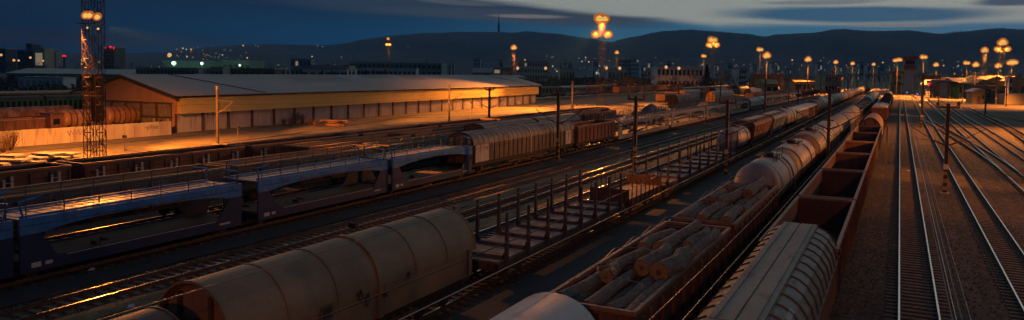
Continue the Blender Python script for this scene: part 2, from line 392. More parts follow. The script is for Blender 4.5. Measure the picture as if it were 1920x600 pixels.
def track(pts, sl='sleeper', step=.62, ymax=420, bal=True):
    r = bpy.data.objects.new('railway_track', None); COL.objects.link(r); r['kind'] = 'structure'
    head = MB(); web = MB(); rail_mesh(pts, head, web)
    struct(head.build('rail_head', 'rail_head', r)); struct(web.build('rail_web', 'rail_rust', r))
    s = MB(); acc = 0
    bl = MB(); vs = []; fs = []
    for (x0, y0), (x1, y1) in zip(pts, pts[1:]):
        d = Vector((x1 - x0, y1 - y0)); ln = d.length; d.normalize(); a = math.atan2(-d.x, d.y)
        t = acc
        while t < ln:
            px, py = x0 + d.x * t, y0 + d.y * t
            if py < ymax:
                s.at(px, py, 0, a + random.uniform(-.01, .01)); s.box(-1.28 + random.uniform(-.03, .03), 1.28, -.12, .12, -.30, -.174 - random.uniform(0, .012))
            t += step
        acc = t - ln
    struct(s.build('sleepers', sl, r))
    if bal:
        for i, (x, y) in enumerate(pts):
            a = Vector(pts[max(0, i - 1)]); b = Vector(pts[min(len(pts) - 1, i + 1)]); d = (b - a).normalized(); n = Vector((d.y, -d.x))
            for o, z in ((-2.15, GZ + .004), (-1.6, -.225), (1.6, -.225), (2.15, GZ + .004)): vs.append((x + n.x * o, y + n.y * o, z))
            if i:
                k = 4 * i
                for j in range(3): fs.append((k - 4 + j, k - 3 + j, k + 1 + j, k + j))
        bl.add(vs, fs); struct(bl.build('ballast_bed', 'ballast', r))
    return r
for k in 'ABCDZYXWVUTSRPQ':
    x = TX[k]; y0 = 2 if k in 'ABCDZYXWV' else 8
    yj = [y0] + list(range(30, 700, 40)) + [900]
    track([(x, float(y)) for y in yj], 'sleeper' if k in 'ABCDTV' else 'sleeper_wood', .62 if k in 'ABCDTVUWX' else .8, 230 if k in 'ABCD' else 200)
# crossover from B to C and the curved sidings on the right
def arc(x0, y0, a0, n, st, da):
    p = [(x0, y0)]; a = a0
    for _ in range(n):
        x0 += math.sin(a) * st; y0 += math.cos(a) * st; a += da; p.append((x0, y0))
    return p
track([(10.9 - 5.02 * (3 * t * t - 2 * t ** 3), 92 + 130 * t) for t in [i / 16 for i in range(17)]], 'sleeper_wood', .8, 230, False)
track([(17.4, 30), (17.4, 60), (17.4, 90)] + [(17.4 + 2.6 * (3 * t * t - 2 * t ** 3), 90 + 110 * t) for t in [i / 10 for i in range(1, 11)]] + [(20.0, 240), (20.0, 300)], 'sleeper_wood', .8, 260, False)
track([(17.6 + 9.5 * t ** 1.6, 104 + 62 * t - 6 * t * t) for t in [i / 10 for i in range(11)]] + [(28.6, 170), (29.2, 182), (28.8, 196), (27.0, 212), (24.0, 232)], 'sleeper_wood', .8, 260, False)
# loose stones and clinker on the ballast, larger bits only
def stones(x0, x1, y0, y1, n, seed):
    q = random.Random(seed); b = MB()
    for _ in range(n):
        x = q.uniform(x0, x1); y = y0 + (y1 - y0) * q.random() ** 1.6; k = q.uniform(.03, .075); z = GZ + .01
        if min(abs(x - v) for v in TX.values()) < 1.5: z = -.215
        p = [(x + q.uniform(-k, k), y + q.uniform(-k, k), z) for _ in range(3)] 
        b.add([(x - k, y - k * .6, z - .01), (x + k, y - k * .4, z - .01), (x + q.uniform(-k, k) * .5, y + k, z - .01), (x + q.uniform(-k, k) * .4, y, z + k * 1.1)], [(0, 1, 3), (1, 2, 3), (2, 0, 3)])
    o = b.build('loose_stones', 'stone'); o['kind'] = 'stuff'; o['label'] = 'loose stones and clinker scattered over the ballast'; o['category'] = 'stones'; return o
mat('stone', (.17, .125, .10), (.08, .06, .048), 9, .9, 0, 0, thr=(.40, .60))
stones(-2.1, 13.5, 17, 130, 11000, 1); stones(-35.5, -20.5, 16, 90, 9000, 2); stones(13.5, 26, 60, 160, 3000, 3)
# rods and low cable duct beside track A
for x, r in ((2.45, .022), (3.0, .010)):
    b = MB(); b.tube((x, 6, -.16), (x, 150, -.16), r, r, 5)
    tag(b.build('signal_cable', 'wire'), 'thin pale point rod lying beside the right-hand empty track' if r > .015 else 'hair-thin grey wire lying just right of the point rod', 'cable')

# hills: ridge heights read off at a distance of 2.6 to 6 km
RIDGE = [(-900, 88, 4400), (-400, 92, 4400), (0, 100, 4500), (200, 101, 4500), (300, 99, 4500), (350, 94, 4450), (400, 88, 4400), (450, 85, 4200), (520, 84, 4200), (600, 86, 4200), (640, 83, 4200), (690, 73, 4200), (740, 66.5, 4200),
         (800, 62.5, 4200), (870, 61, 4200), (935, 61, 4200), (960, 62.5, 4200), (985, 60, 4200), (1040, 64, 4200), (1100, 72.5, 4200), (1143, 79.5, 4100), (1180, 71, 3900), (1240, 60, 3700), (1290, 57, 3600), (1340, 60, 3600),
         (1400, 64, 3600), (1432, 69, 3600), (1455, 65, 3500), (1520, 62, 3400), (1568, 55.5, 3400), (1640, 60, 3400), (1700, 59, 3400), (1760, 65, 3400), (1805, 60, 3400), (1870, 54, 3300), (1920, 57, 3300), (2150, 50, 3300), (2600, 60, 3300)]
def ridge(px):
    for a, b in zip(RIDGE, RIDGE[1:]):
        if a[0] <= px <= b[0]:
            t = (px - a[0]) / (b[0] - a[0]); t2 = t * t * (3 - 2 * t) * .5 + t * .5
            return a[1] + (b[1] - a[1]) * t2, a[2] + (b[2] - a[2]) * t
    return RIDGE[-1][1:]
hb = MB(); vs = []; fs = []; cols = [-330 + 4 * i for i in range(670)]; rows = 26
for i, px in enumerate(cols):
    py, D = ridge(px); top = atD(px, py, D); D0 = D * .42
    for j in range(rows + 1):
        t = j / rows; d = D0 + (D - D0) * t
        p = atD(px, 140, d)
        h = (t * t * (3 - 2 * t)) * .72 + t * .28
        z = GZ - 3 + (top.z - GZ + 3) * h
        und = math.sin(px * .013 + t * 5) * math.sin(t * 9 + px * .004) * 14 * t * (1 - t) * 2
        z += und + (random.uniform(-1, 1) * 2.2 * (t > .1))
        vs.append((p.x, p.y, z))
    p = atD(px, 140, D * 1.03); vs.append((p.x, p.y, top.z * .55))
    if i:
        a = (i - 1) * (rows + 2); b = i * (rows + 2)
        for j in range(rows + 1): fs.append((a + j, b + j, b + j + 1, a + j + 1))
hb.add(vs, fs); struct(hb.build('hills', 'forest', None, True))

# ------------------------------------------------------------------ wagon pieces
def wheelset(b, y, x=0, r=.46):
    for sx in (-.76, .76):
        b.at(0, 0, 0).tube((sx - .06, y, r), (sx + .06, y, r), r, r, 18)
        b.tube((sx * 1.32 - .1, y, r), (sx * 1.32 + .1, y, r), .14, .14, 8)
    b.tube((-.8, y, r), (.8, y, r), .08, .08, 6)
def bogies(root, L, det=2, m='underframe', inset=None):
    ins = inset or min(2.6, L * .17)
    for y in (ins, L - ins):
        b = MB()
        for sx in (-1.02, 1.02):
            b.prismx([(y - 1.35, .62), (y - .9, .40), (y + .9, .40), (y + 1.35, .62), (y + 1.2, .82), (y - 1.2, .82)], sx - .06, sx + .06)
            for k in (-.25, 0, .25): b.tube((sx * 1.06, y + k, .42), (sx * 1.06, y + k, .78), .07, .07, 6)
        b.box(-1, 1, y - .18, y + .18, .5, .85)
        o = b.build('bogie', m, root)
        if det:
            for k in (-.9, .9):
                w_ = MB(); wheelset(w_, y + k); w_.build('wheelset', m, o)
def axles(root, L, m='underframe'):
    for y in (L * .2, L * .8):
        b = MB(); wheelset(b, y, r=.5)
        b.build('wheelset', m, root)
        for sx in (-1.1, 1.1):
            b = MB(); b.box(sx - .05, sx + .05, y - .55, y + .55, .85, .98); b.box(sx - .06, sx + .06, y - .22, y + .22, .38, .8); b.build('axle_guard', m, root)
def frame(root, L, z=1.18, m='underframe', w_=1.32, buf=True):
    b = MB(); b.box(-w_, -w_ + .12, 0, L, z - .32, z); b.box(w_ - .12, w_, 0, L, z - .32, z); b.box(-.25, .25, 0, L, z - .38, z - .02)
    b.box(-w_ + .121, w_ - .121, .0, .14, z - .34, z - .01); b.box(-w_ + .121, w_ - .121, L - .14, L, z - .34, z - .01)
    y = 1.4
    while y < L - 1: b.box(-w_ + .121, w_ - .121, y, y + .1, z - .26, z - .03); y += 1.8
    b.build('underframe', m, root)
    if buf:
        for y0, d in ((0, -1), (L, 1)):
            for sx in (-.87, .87):
                b = MB(); b.tube((sx, y0, 1.03), (sx, y0 + d * .32, 1.03), .11, .11, 10); b.tube((sx, y0 + d * .32, 1.03), (sx, y0 + d * .40, 1.03), .2, .21, 12); b.build('buffer', m, root)
def ladder(root, x, y, z0, z1, m='railing', w_=.38, nx=1, name='ladder', r=.025):
    b = MB()
    for k in (-w_ / 2, w_ / 2): b.tube((x, y + k, z0), (x, y + k, z1), r, r, 5)
    z = z0 + .2
    while z < z1: b.tube((x, y - w_ / 2, z), (x, y + w_ / 2, z), r * .8, r * .8, 5); z += .33
    b.build(name, m, root)

def gondola(root, L, body='rust_brown', inner='gond_inner', rim='rust_rim', top=2.94, W=2.94, det=2, post=1.3, white=False, load=None, fillz=0, inset=None):
    h = W / 2; t = .06; z0 = 1.18
    b = MB()
    b.box(-h, -h + t, t, L - t, z0, top); b.box(h - t, h, t, L - t, z0, top)
    b.box(-h, h, 0, t, z0, top); b.box(-h, h, L - t, L, z0, top)
    n = max(4, int(L / post))
    for i in range(n + 1):
        y = .12 + (L - .24) * i / n
        for s_ in (-1, 1): b.prism([(s_ * h, z0 - .1), (s_ * (h + .10), z0 - .1), (s_ * (h + .10), top - .25), (s_ * h, top - .12)][::s_], y - .05, y + .05)
    for x in (-.9, -.3, .3, .9):
        b.box(x - .04, x + .04, -.07, 0, z0, top - .1); b.box(x - .04, x + .04, L, L + .07, z0, top - .1)
    for s_ in (-1, 1): b.box(s_ * (h + .002), s_ * (h + .05), .1, L - .1, z0 + .02, z0 + .14)
    b.build('body', body, root)
    b = MB(); li = t + .004
    b.box(-h + li, -h + li + .02, li, L - li, z0 + .08, top - .03); b.box(h - li - .02, h - li, li, L - li, z0 + .08, top - .03)
    b.box(-h + li + .021, h - li - .021, li, li + .02, z0 + .08, top - .03); b.box(-h + li + .021, h - li - .021, L - li - .02, L - li, z0 + .08, top - .03)
    b.box(-h + li, h - li, li, L - li, z0, z0 + .07); b.build('lining', inner, root)
    b = MB(); q = .075
    b.box(-h - .06, -h + q, -.06, L + .06, top, top + .13); b.box(h - q, h + .06, -.06, L + .06, top, top + .13)
    b.box(-h + q + .001, h - q - .001, -.06, q, top, top + .128); b.box(-h + q + .001, h - q - .001, L - q, L + .06, top, top + .128)
    b.build('top_rim', rim, root)
    frame(root, L, z0 - .005, 'underframe', 1.3, det > 0); bogies(root, L, det, 'underframe', inset)
    if white:
        for i in range(5):
            y = L * (.08 + .21 * i); x = h + .14
            b = MB(); b.box(x, x + .08, y - .34, y - .18, 1.35, 2.55); b.box(x, x + .08, y + .16, y + .34, 1.35, 2.72)
            for z in (1.7, 2.0, 2.3): b.box(x + .02, x + .05, y - .178, y + .158, z, z + .04)
            b.build('side_ladder', 'mark_white', root)
            if i % 2 == 0:
                b = MB(); b.box(x, x + .09, y - 1.25, y - 1.10, 1.2, 1.95); b.box(x, x + .09, y - .82, y - .67, 1.2, 1.98); b.box(x + .02, x + .06, y - 1.1, y - .82, 1.5, 1.55); b.build('door_bracket', 'mark_white', root)
    elif det > 1:
        ladder(root, h + .13, .55, 1.2, top - .1); ladder(root, -h - .13, L - .55, 1.2, top - .1)
    if load:
        random.seed(int(L * 100) + 3); b = MB(); vs = []; fs = []; nx, ny = 9, int(L * 1.6)
        for j in range(ny + 1):
            for i in range(nx + 1):
                x = -h + .12 + (W - .24) * i / nx; y = .12 + (L - .24) * j / ny
                e = math.sin(math.pi * i / nx) ** .7 * (math.sin(math.pi * j / ny) ** .35)
                vs.append((x, y, fillz + .75 * e * (.75 + .25 * math.sin(y * 1.7)) + random.uniform(-.05, .05)))
                if i and j: k = j * (nx + 1) + i; fs.append((k - nx - 2, k - nx - 1, k, k - 1))
        b.add(vs, fs); b.build('load', load, root, True)

def tank(root, L, m='tank_silver', r=1.45, cz=2.58, band='underframe', nb=3, det=2, dark_end=None, fit=True, two_axle=False):
    e = .55
    pr = [(e * .02, .02)] + [(e * (1 - math.cos(a)), r * math.sin(a) ** .75) for a in [R_(x) for x in (12, 25, 40, 55, 70, 90)]]
    prof = pr + [(L - y, rr) for y, rr in pr[::-1]]
    b = MB(); b.lathey([(y, rr) for y, rr in prof], 0, cz, 32); b.build('barrel', m, root, True)
    if nb:
        b = MB()
        for i in range(nb):
            y = e + .5 + (L - 2 * e - 1.) * (i / max(1, nb - 1)); b.lathey([(y - .07, r + .002), (y - .07, r + .03), (y + .07, r + .03), (y + .07, r + .002)], 0, cz, 32)
        b.build('barrel_band', band, root, True)
    if dark_end:
        b = MB(); b.lathey([(e, r + .004), (e, r + .012), (e + 1.1, r + .012), (e + 1.1, r + .004)], 0, cz, 32); b.build('end_band', dark_end, root, True)
    if fit:
        b = MB(); b.at(0, L / 2, cz + r - .05).lathez([(.34, 0), (.34, .22), (.42, .22), (.42, .28), (.3, .34), (.05, .36)], 14); b.build('dome_hatch', band, root, True)
        b = MB(); b.box(-.75, -.45, L / 2 - 1.4, L / 2 + 1.4, cz + r + .08, cz + r + .12); b.box(.45, .75, L / 2 - 1.4, L / 2 + 1.4, cz + r + .08, cz + r + .12)
        for y in (L / 2 - 1.3, L / 2, L / 2 + 1.3):
            b.box(-.75, .75, y - .03, y + .03, cz + r - .06 + .1, cz + r + .078)
            for s_ in (-.73, .73): b.tube((s_, y, cz + r - .32), (s_, y, cz + r + .1), .025, .025, 5)
        b.path([(.75, L / 2 - 1.4, cz + r + .1), (.75, L / 2 - 1.4, cz + r + .6), (.75, L / 2 + 1.4, cz + r + .6), (.75, L / 2 + 1.4, cz + r + .1)], .022, 5)
        b.build('walkway', band, root)
        b = MB()
        for k in (-.2, .2):
            pts = [(math.cos(R_(a)) * (r + .12), L / 2 + .9 + k, cz + math.sin(R_(a)) * (r + .12)) for a in (60, 45, 30, 15, 0)] + [(r + .12, L / 2 + .9 + k, 1.1)]
            b.path(pts, .028, 5)
        for a in range(-6, 6):
            z = cz + math.sin(R_(a * 10)) * (r + .12) if a > 0 else cz + a * .24
            x = math.cos(R_(max(0, a) * 10)) * (r + .12); b.tube((x, L / 2 + .7, z), (x, L / 2 + 1.1, z), .022, .022, 5)
        b.build('ladder', band, root)
    for y in (L * .16, L * .84):
        b = MB(); q = r / 1.5; b.prism([(-1.2, 1.0), (1.2, 1.0), (1.3 * q, cz - .75 * q), (.95 * q, cz - 1.12 * q), (0, cz - 1.42 * q), (-.95 * q, cz - 1.12 * q), (-1.3 * q, cz - .75 * q)], y - .15, y + .15); b.build('saddle', band, root)
    frame(root, L, 1.12, 'underframe', 1.2, det > 0)
    if two_axle: axles(root, L)
    else: bogies(root, L, det)
    if det > 1:
        b = MB(); b.box(1.12, 1.2, -.1, 0, 1.12, 2.0); b.box(-1.2, -1.12, -.1, 0, 1.12, 2.0); b.box(-1.2, 1.2, -.1, -.04, 1.95, 2.0); b.build('end_platform_rail', 'railing', root)

def arch(hw, zs, zt, n=14, e=2.2):
    """outline from the left eave over the top to the right eave"""
    return [(-hw * math.copysign(abs(math.cos(a)) ** (2 / e), math.cos(a)), zs + (zt - zs) * abs(math.sin(a)) ** (2 / e)) for a in [math.pi * i / n for i in range(n + 1)]]
def covered(root, L, side='side_brown', roof='roof_grey', end='end_orange', door='wagon_white', hw=1.42, zs=2.95, zt=4.1, nr=20, joint=True, doors=True, det=2, hood=0., e=2.2, side_ribs=True, z0=1.18):
    top = arch(hw, zs, zt, 16, e)
    b = MB(); b.prism([(-hw, z0)] + top + [(hw, z0)], .1 + hood, L - .1 - hood); b.build('body', side, root, True)
    b = MB(); b.shell(top, .0, L, .035)
    for i in range(nr // (1 if side_ribs else 2) + 1):
        y = .06 + (L - .12) * i / (nr // (1 if side_ribs else 2)); b.shell(arch(hw + .03, zs, zt + .03, 16, e), max(-.01, y - .03), y + .03, .036)
    b.build('roof', roof, root, True)
    if side_ribs:
        b = MB()
        for i in range(nr + 1):
            y = .15 + (L - .3) * i / nr
            for s_ in (-1, 1): b.box(s_ * (hw + .001), s_ * (hw + .055), y - .035, y + .035, z0 + .05, zs - .02)
        for s_ in (-1, 1): b.box(s_ * (hw + .001), s_ * (hw + .07), .05, L - .05, z0, z0 + .1)
        b.build('side_rib', 'underframe', root)
    for y0, d in ((0.1 + hood, -1), (L - .1 - hood, 1)):
        b = MB(); b.prism([(-hw + .06, z0 + .05)] + [(x * .95, zs + (z - zs) * .93) for x, z in top] + [(hw - .06, z0 + .05)], y0 + d * .002, y0 + d * .04)
        o = b.build('end_wall', end, root)
        b = MB()
        for x in (-.62, .62): b.box(x - .07, x + .07, y0 + d * .042, y0 + d * .14, z0 + .1, zt - .35)
        for z in (1.9, 2.7): b.box(-hw + .1, hw - .1, y0 + d * .0425, y0 + d * .10, z, z + .1)
        b.build('end_stiffener', 'under_rust', o)
        b = MB(); b.shell(arch(hw - .1, zs, zt - .1, 16, e), y0 + d * .0 - (.0 if d > 0 else .12), y0 + (.12 if d > 0 else 0.), .10)
        b.build('end_arch', 'under_rust', root)
    if joint:
        b = MB(); b.shell([(-hw, z0)] + top + [(hw, z0)], L / 2 - .12, L / 2 + .12, .10); b.build('joint_band', 'silver_paint' if doors else side, root, True)
    if doors:
        for y0 in (.35, L - 2.9):
            for s_ in (-1, 1):
                for k in range(3 if y0 < 1 else 2):
                    b = MB(); b.box(s_ * (hw + .056), s_ * (hw + .085), y0 + k * .92, y0 + k * .92 + .88, z0 + .12, zs - .02); b.build('door_panel', door, root)
    frame(root, L, z0 - .006, 'underframe', 1.25, det > 0)
    if L > 20:
        for yb in (0, L / 2): 
            for y in (yb + 2.2, yb + L / 2 - 2.2):
                b = MB(); wheelset(b, y, r=.5); b.build('wheelset', 'underframe', root)
                b = MB()
                for sx in (-1.1, 1.1): b.box(sx - .05, sx + .05, y - .6, y + .6, .82, .95); b.box(sx - .06, sx + .06, y - .2, y + .2, .35, .8)
                b.build('axle_guard', 'under_rust', root)
    else: bogies(root, L, det)
    b = MB()
    for s_ in (-1, 1): b.box(s_ * 1.27, s_ * 1.33, L * .3, L * .7, .62, .80)
    b.build('side_skirt', 'under_rust', root)

def stake_wagon(root, L, n=8, H=2.2, deckm='stake_deck', thin=False):
    z = 1.15; h = 1.42
    b = MB(); b.box(-h, h, 0, L, z - .12, z)
    y = .3
    while y < L: b.box(-h + .02, h - .02, y, y + .015, z + .001, z + .008); y += .45
    b.build('deck', deckm, root)
    sp = (L - 1.6) / (n - 1)
    for i in range(n):
        y = .8 + sp * i
        b = MB(); b.prismx([(y - .32, z), (y - .2, z + .16), (y + .2, z + .16), (y + .32, z)], -h + .1, h - .1); b.build('bolster', 'stake_brown', root)
        for s_ in (-1, 1):
            b = MB(); x = s_ * (h + .04); w0, w1 = (.05, .035) if thin else (.085, .05)
            b.add([(x - w0, y - .10, z - .25), (x + w0, y - .10, z - .25), (x + w0, y + .10, z - .25), (x - w0, y + .10, z - .25), (x - w1, y - .06, z + H), (x + w1, y - .06, z + H), (x + w1, y + .06, z + H), (x - w1, y + .06, z + H)],
                  [(3, 2, 1, 0), (4, 5, 6, 7), (0, 1, 5, 4), (1, 2, 6, 5), (2, 3, 7, 6), (3, 0, 4, 7)])
            if not thin: b.prism([(s_ * (h + .03), z), (s_ * (h - .25), z), (s_ * (h - .02), z + .42), (s_ * (h + .03), z + .5)][::-s_], y - .03, y + .03)
            b.build('stake', 'stake_brown', root)
    b = MB()
    for s_ in (-1, 1): b.box(s_ * (h + .001), s_ * (h + .05), 0, L, z - .42, z - .1)
    k = .4
    while k < L: 
        for s_ in (-1, 1): b.box(s_ * (h + .051), s_ * (h + .08), k, k + .12, z - .40, z - .12)
        k += .7
    b.build('side_sill', 'stake_brown', root)
    b = MB(); b.box(-.95, -.25, -.42, -.02, .75, 1.35); b.build('end_step', 'underframe', root)
    frame(root, L, z - .13, 'under_rust', 1.25); bogies(root, L, 2, 'under_rust')
def flat_wagon(root, L, sides=.45, n=9, stk=1.25, m='rust_brown', deckm='planks', ends=.75):
    z = 1.2; h = 1.42
    b = MB(); b.box(-h, h, 0, L, z - .1, z); b.build('deck', deckm, root)
    b = MB(); b.box(-h, h, -.05, .0, z - .1, z + ends); b.build('end_board', m, root)
    b = MB(); b.box(-h, h, L, L + .05, z - .1, z + ends); b.build('end_board', m, root)
    b = MB()
    for s_ in (-1, 1): b.box(s_ * (h + .002), s_ * (h + .05), 0, L, z - .35, z + sides * .2)
    b.build('side_board', m, root)
    for i in range(n):
        y = .4 + (L - .8) * i / (n - 1)
        for s_ in (-1, 1):
            b = MB(); b.box(s_ * (h + .055), s_ * (h + .11), y - .04, y + .04, z - .45, z + stk); b.build('stake', 'stake_brown', root)
    frame(root, L, z - .11, 'under_rust', 1.25); bogies(root, L, 1, 'under_rust')

def carrier(root, L, lo='navy', hi='light_blue', rail='railing', win=1, deck='deck_grey', low_deck='deck_rust', letter=False):
    h = 1.42; zt = 2.95
    b = MB(); b.box(-h + .05, h - .05, .15, L - .15, .82, .92); b.build('lower_deck', low_deck, root)
    b = MB(); b.box(-h + .04, h - .04, .1, L - .1, zt - .12, zt - .04)
    y = .4
    while y < L - .3: b.box(-h + .1, h - .1, y, y + .03, zt - .039, zt - .02); y += .6
    b.build('upper_deck', deck, root)
    for s_ in (-1, 1):
        x0, x1 = s_ * h, s_ * (h + .09)
        b = MB(); b.box(x0, x1, 0, L, .42, 1.02); b.prismx([(0, 1.021), (1.75, 1.021), (1.15, 1.9), (.95, 2.2), (0, 2.2)], x0, x1); b.prismx([(L, 1.021), (L, 2.2), (L - .95, 2.2), (L - 1.15, 1.9), (L - 1.75, 1.021)], x0, x1)
        b.build('side_sill', lo, root)
        segs = win; pts = []
        b = MB(); top = [(0, 2.201), (0, zt + .02), (L, zt + .02), (L, 2.201), (L - .97, 2.201)]
        for k in range(segs, 0, -1):
            a0 = L * (k - 1) / segs + (.97 if k == 1 else .25); a1 = L * k / segs - (.97 if k == segs else .25)
            if k != segs: top.append((a1, 2.25))
            for t, dz in ((.88, .18), (.72, .30), (.5, .36), (.28, .30), (.12, .18)): top.append((a0 + (a1 - a0) * t, 2.22 + dz))
            if k != 1: top.append((a0, 2.25))
        top.append((.97, 2.201))
        b.prismx(top, x0 - s_ * .0, x1 + s_ * .01); b.build('edge_beam', hi, root)
        for k in range(1, segs):
            b = MB(); yk = L * k / segs; b.box(x0, x1 + s_ * .005, yk - .18, yk + .18, 1.022, 2.3); b.build('side_post', lo if lo != 'navy' else hi, root)
        b = MB(); n = int(L / 1.7)
        for i in range(n + 1):
            y = .3 + (L - .6) * i / n; b.path([(x1, y, zt), (x1, y, zt + .95), (x1 - s_ * .12, y, zt + 1.05)], .028, 5)
        for z in (.28, .52, .76, .98): b.tube((x1, .3, zt + z), (x1, L - .3, zt + z), .016, .016, 4)
        b.build('railing', rail, root)
        b = MB()   # wheel guide rail on the deck
        b.box(s_ * (h - .28), s_ * (h - .2), .2, L - .2, zt - .018, zt + .10); b.build('wheel_guide', hi, root)
        if s_ > 0:
            b = MB(); b.box(x1 + .001, x1 + .012, .5, .95, .62, .85); b.box(x1 + .001, x1 + .012, 1.15, 1.5, .66, .82); b.box(x1 + .001, x1 + .012, L - 1.7, L - .9, .68, .78); b.build('data_panel', 'mark_white', root)
            b = MB(); b.box(x1 + .001, x1 + .01, 2.2, L - 2.0, .93, .96); b.build('side_stripe', 'mark_white', root)
    for y0, d in ((.0, 1), (L, -1)):
        b = MB(); b.path([(-1.3, y0 + d * .3, zt), (-1.3, y0 + d * .1, zt + .75), (-1.3, y0 + d * 1.2, zt + .95)], .05, 6); b.path([(1.3, y0 + d * .3, zt), (1.3, y0 + d * .1, zt + .75), (1.3, y0 + d * 1.2, zt + .95)], .05, 6)
        b.build('end_hoop', hi, root)
        b = MB(); b.box(-h, h, y0, y0 + d * .12, .5, .81); b.build('end_sill', lo, root)
    b = MB(); rr = random.Random(4)
    for i in range(4): y = 1.5 + (L - 3) * i / 8 + rr.uniform(-.3, .3); x = rr.uniform(-1, 1); b.box(x - .25, x + .25, y - .1, y + .1, .921, 1.0 + rr.uniform(0, .1))
    b.build('wheel_chock', low_deck, root)
    b = MB(); wheelset(b, .9, r=.38); b.build('wheelset', 'underframe', root)
    b = MB(); wheelset(b, L - .9, r=.38); b.build('wheelset', 'underframe', root)

def hopper(root, L, m='rust_red', roof='roof_grey', slope=1., top=3.35, det=1, marks=False):
    """self-discharging wagon: body tapering to its outlets, arched roof with a grating walkway"""
    h = 1.45; b = MB(); y0, y1 = .5, L - .5; yb0, yb1 = 1.0 + slope * 1.5, L - 1.0 - slope * 1.5; hb = .95; zb = 1.25; zm = 1.75
    vs = [(-hb, yb0, zb), (hb, yb0, zb), (hb, yb1, zb), (-hb, yb1, zb), (-h, y0, top), (h, y0, top), (h, y1, top), (-h, y1, top)]
    b.add(vs, [(3, 2, 1, 0), (4, 5, 6, 7), (0, 1, 5, 4), (1, 2, 6, 5), (2, 3, 7, 6), (3, 0, 4, 7)]); b.build('body', m, root)
    b = MB(); b.prism([(-h - .03, top + .002)] + [(x, z) for x, z in arch(h + .03, top + .08, top + .62, 12)] + [(h + .03, top + .002)], y0 - .05, y1 + .05); b.build('roof', m if roof is None else roof, root, True)
    b = MB(); b.box(-.6, .6, y0 + .3, y1 - .3, top + .66, top + .71)
    y = y0 + .4
    while y < y1 - .3:
        for s_ in (-1, 1): b.box(s_ * .62, s_ * 1.1, y, y + .07, top + .58 - .12, top + .66)
        b.tube((-.5, y, top + .55), (-.5, y, top + .68), .03, .03, 4); y += .55
    b.build('walkway', 'roof_grey', root)
    b = MB()
    n = 6
    for i in range(n + 1):
        t = i / n; ya = y0 + (y1 - y0) * t; yb_ = yb0 + (yb1 - yb0) * t
        for s_ in (-1, 1): b.tube((s_ * (h + .01), ya, top - .03), (s_ * (hb + .01), yb_, zb + .05), .045, .045, 4)
    b.build('side_rib', m, root)
    for y, d in ((.25, 1), (L - .25, -1)):
        b = MB()
        for s_ in (-1, 1):
            b.tube((s_ * 1.2, y, 1.1), (s_ * 1.25, y + d * .35, top - .05), .07, .07, 4); b.tube((s_ * 1.1, y, 1.1), (s_ * .9, y + d * 1.6, 1.9), .06, .06, 4)
        b.tube((-1.2, y, 2.1), (1.2, y, 2.1), .05, .05, 4); b.build('end_strut', m, root)
    frame(root, L, 1.1, 'underframe', 1.25, det > 0); bogies(root, L, det)
    if marks:
        b = MB()
        for (u, v) in ((.3, .55), (.38, .55), (.3, .45), (.38, .45), (.62, .62), (.70, .40), (.78, .40)):
            y = y0 + (y1 - y0) * u; z = zb + (top - zb) * v; x = hb + (h - hb) * v + .03
            b.box(x - .02, x + .02, y, y + .35, z, z + .12)
        b.build('side_lettering', 'mark_white', root)

def box_wagon(root, L, m='rust_brown', roof='crate_roof', top=3.5, det=1, door='rust_red', white_end=None):
    h = 1.42
    b = MB(); b.box(-h, h, 0, L, 1.18, top); b.build('body', m, root)
    b = MB(); b.prism([(-h - .05, top + .002), (h + .05, top + .002), (h - .1, top + .25), (.0, top + .42), (-h + .1, top + .25)], -.06, L + .06); b.build('roof', roof, root)
    b = MB(); n = int(L / 1.1)
    for i in range(n + 1):
        y = .05 + (L - .1) * i / n
        for s_ in (-1, 1): b.box(s_ * (h + .001), s_ * (h + .06), y - .04, y + .04, 1.2, top - .02)
    for x in (-1.0, -.35, .35, 1.0): b.box(x - .05, x + .05, -.06, -.001, 1.2, top - .05)
    b.build('side_rib', m, root)
    b = MB()
    for s_ in (-1, 1): b.box(s_ * (h + .062), s_ * (h + .09), L * .4, L * .6, 1.25, top - .1)
    b.build('sliding_door', door, root)
    frame(root, L, 1.17, 'underframe', 1.25, det > 0); bogies(root, L, det)

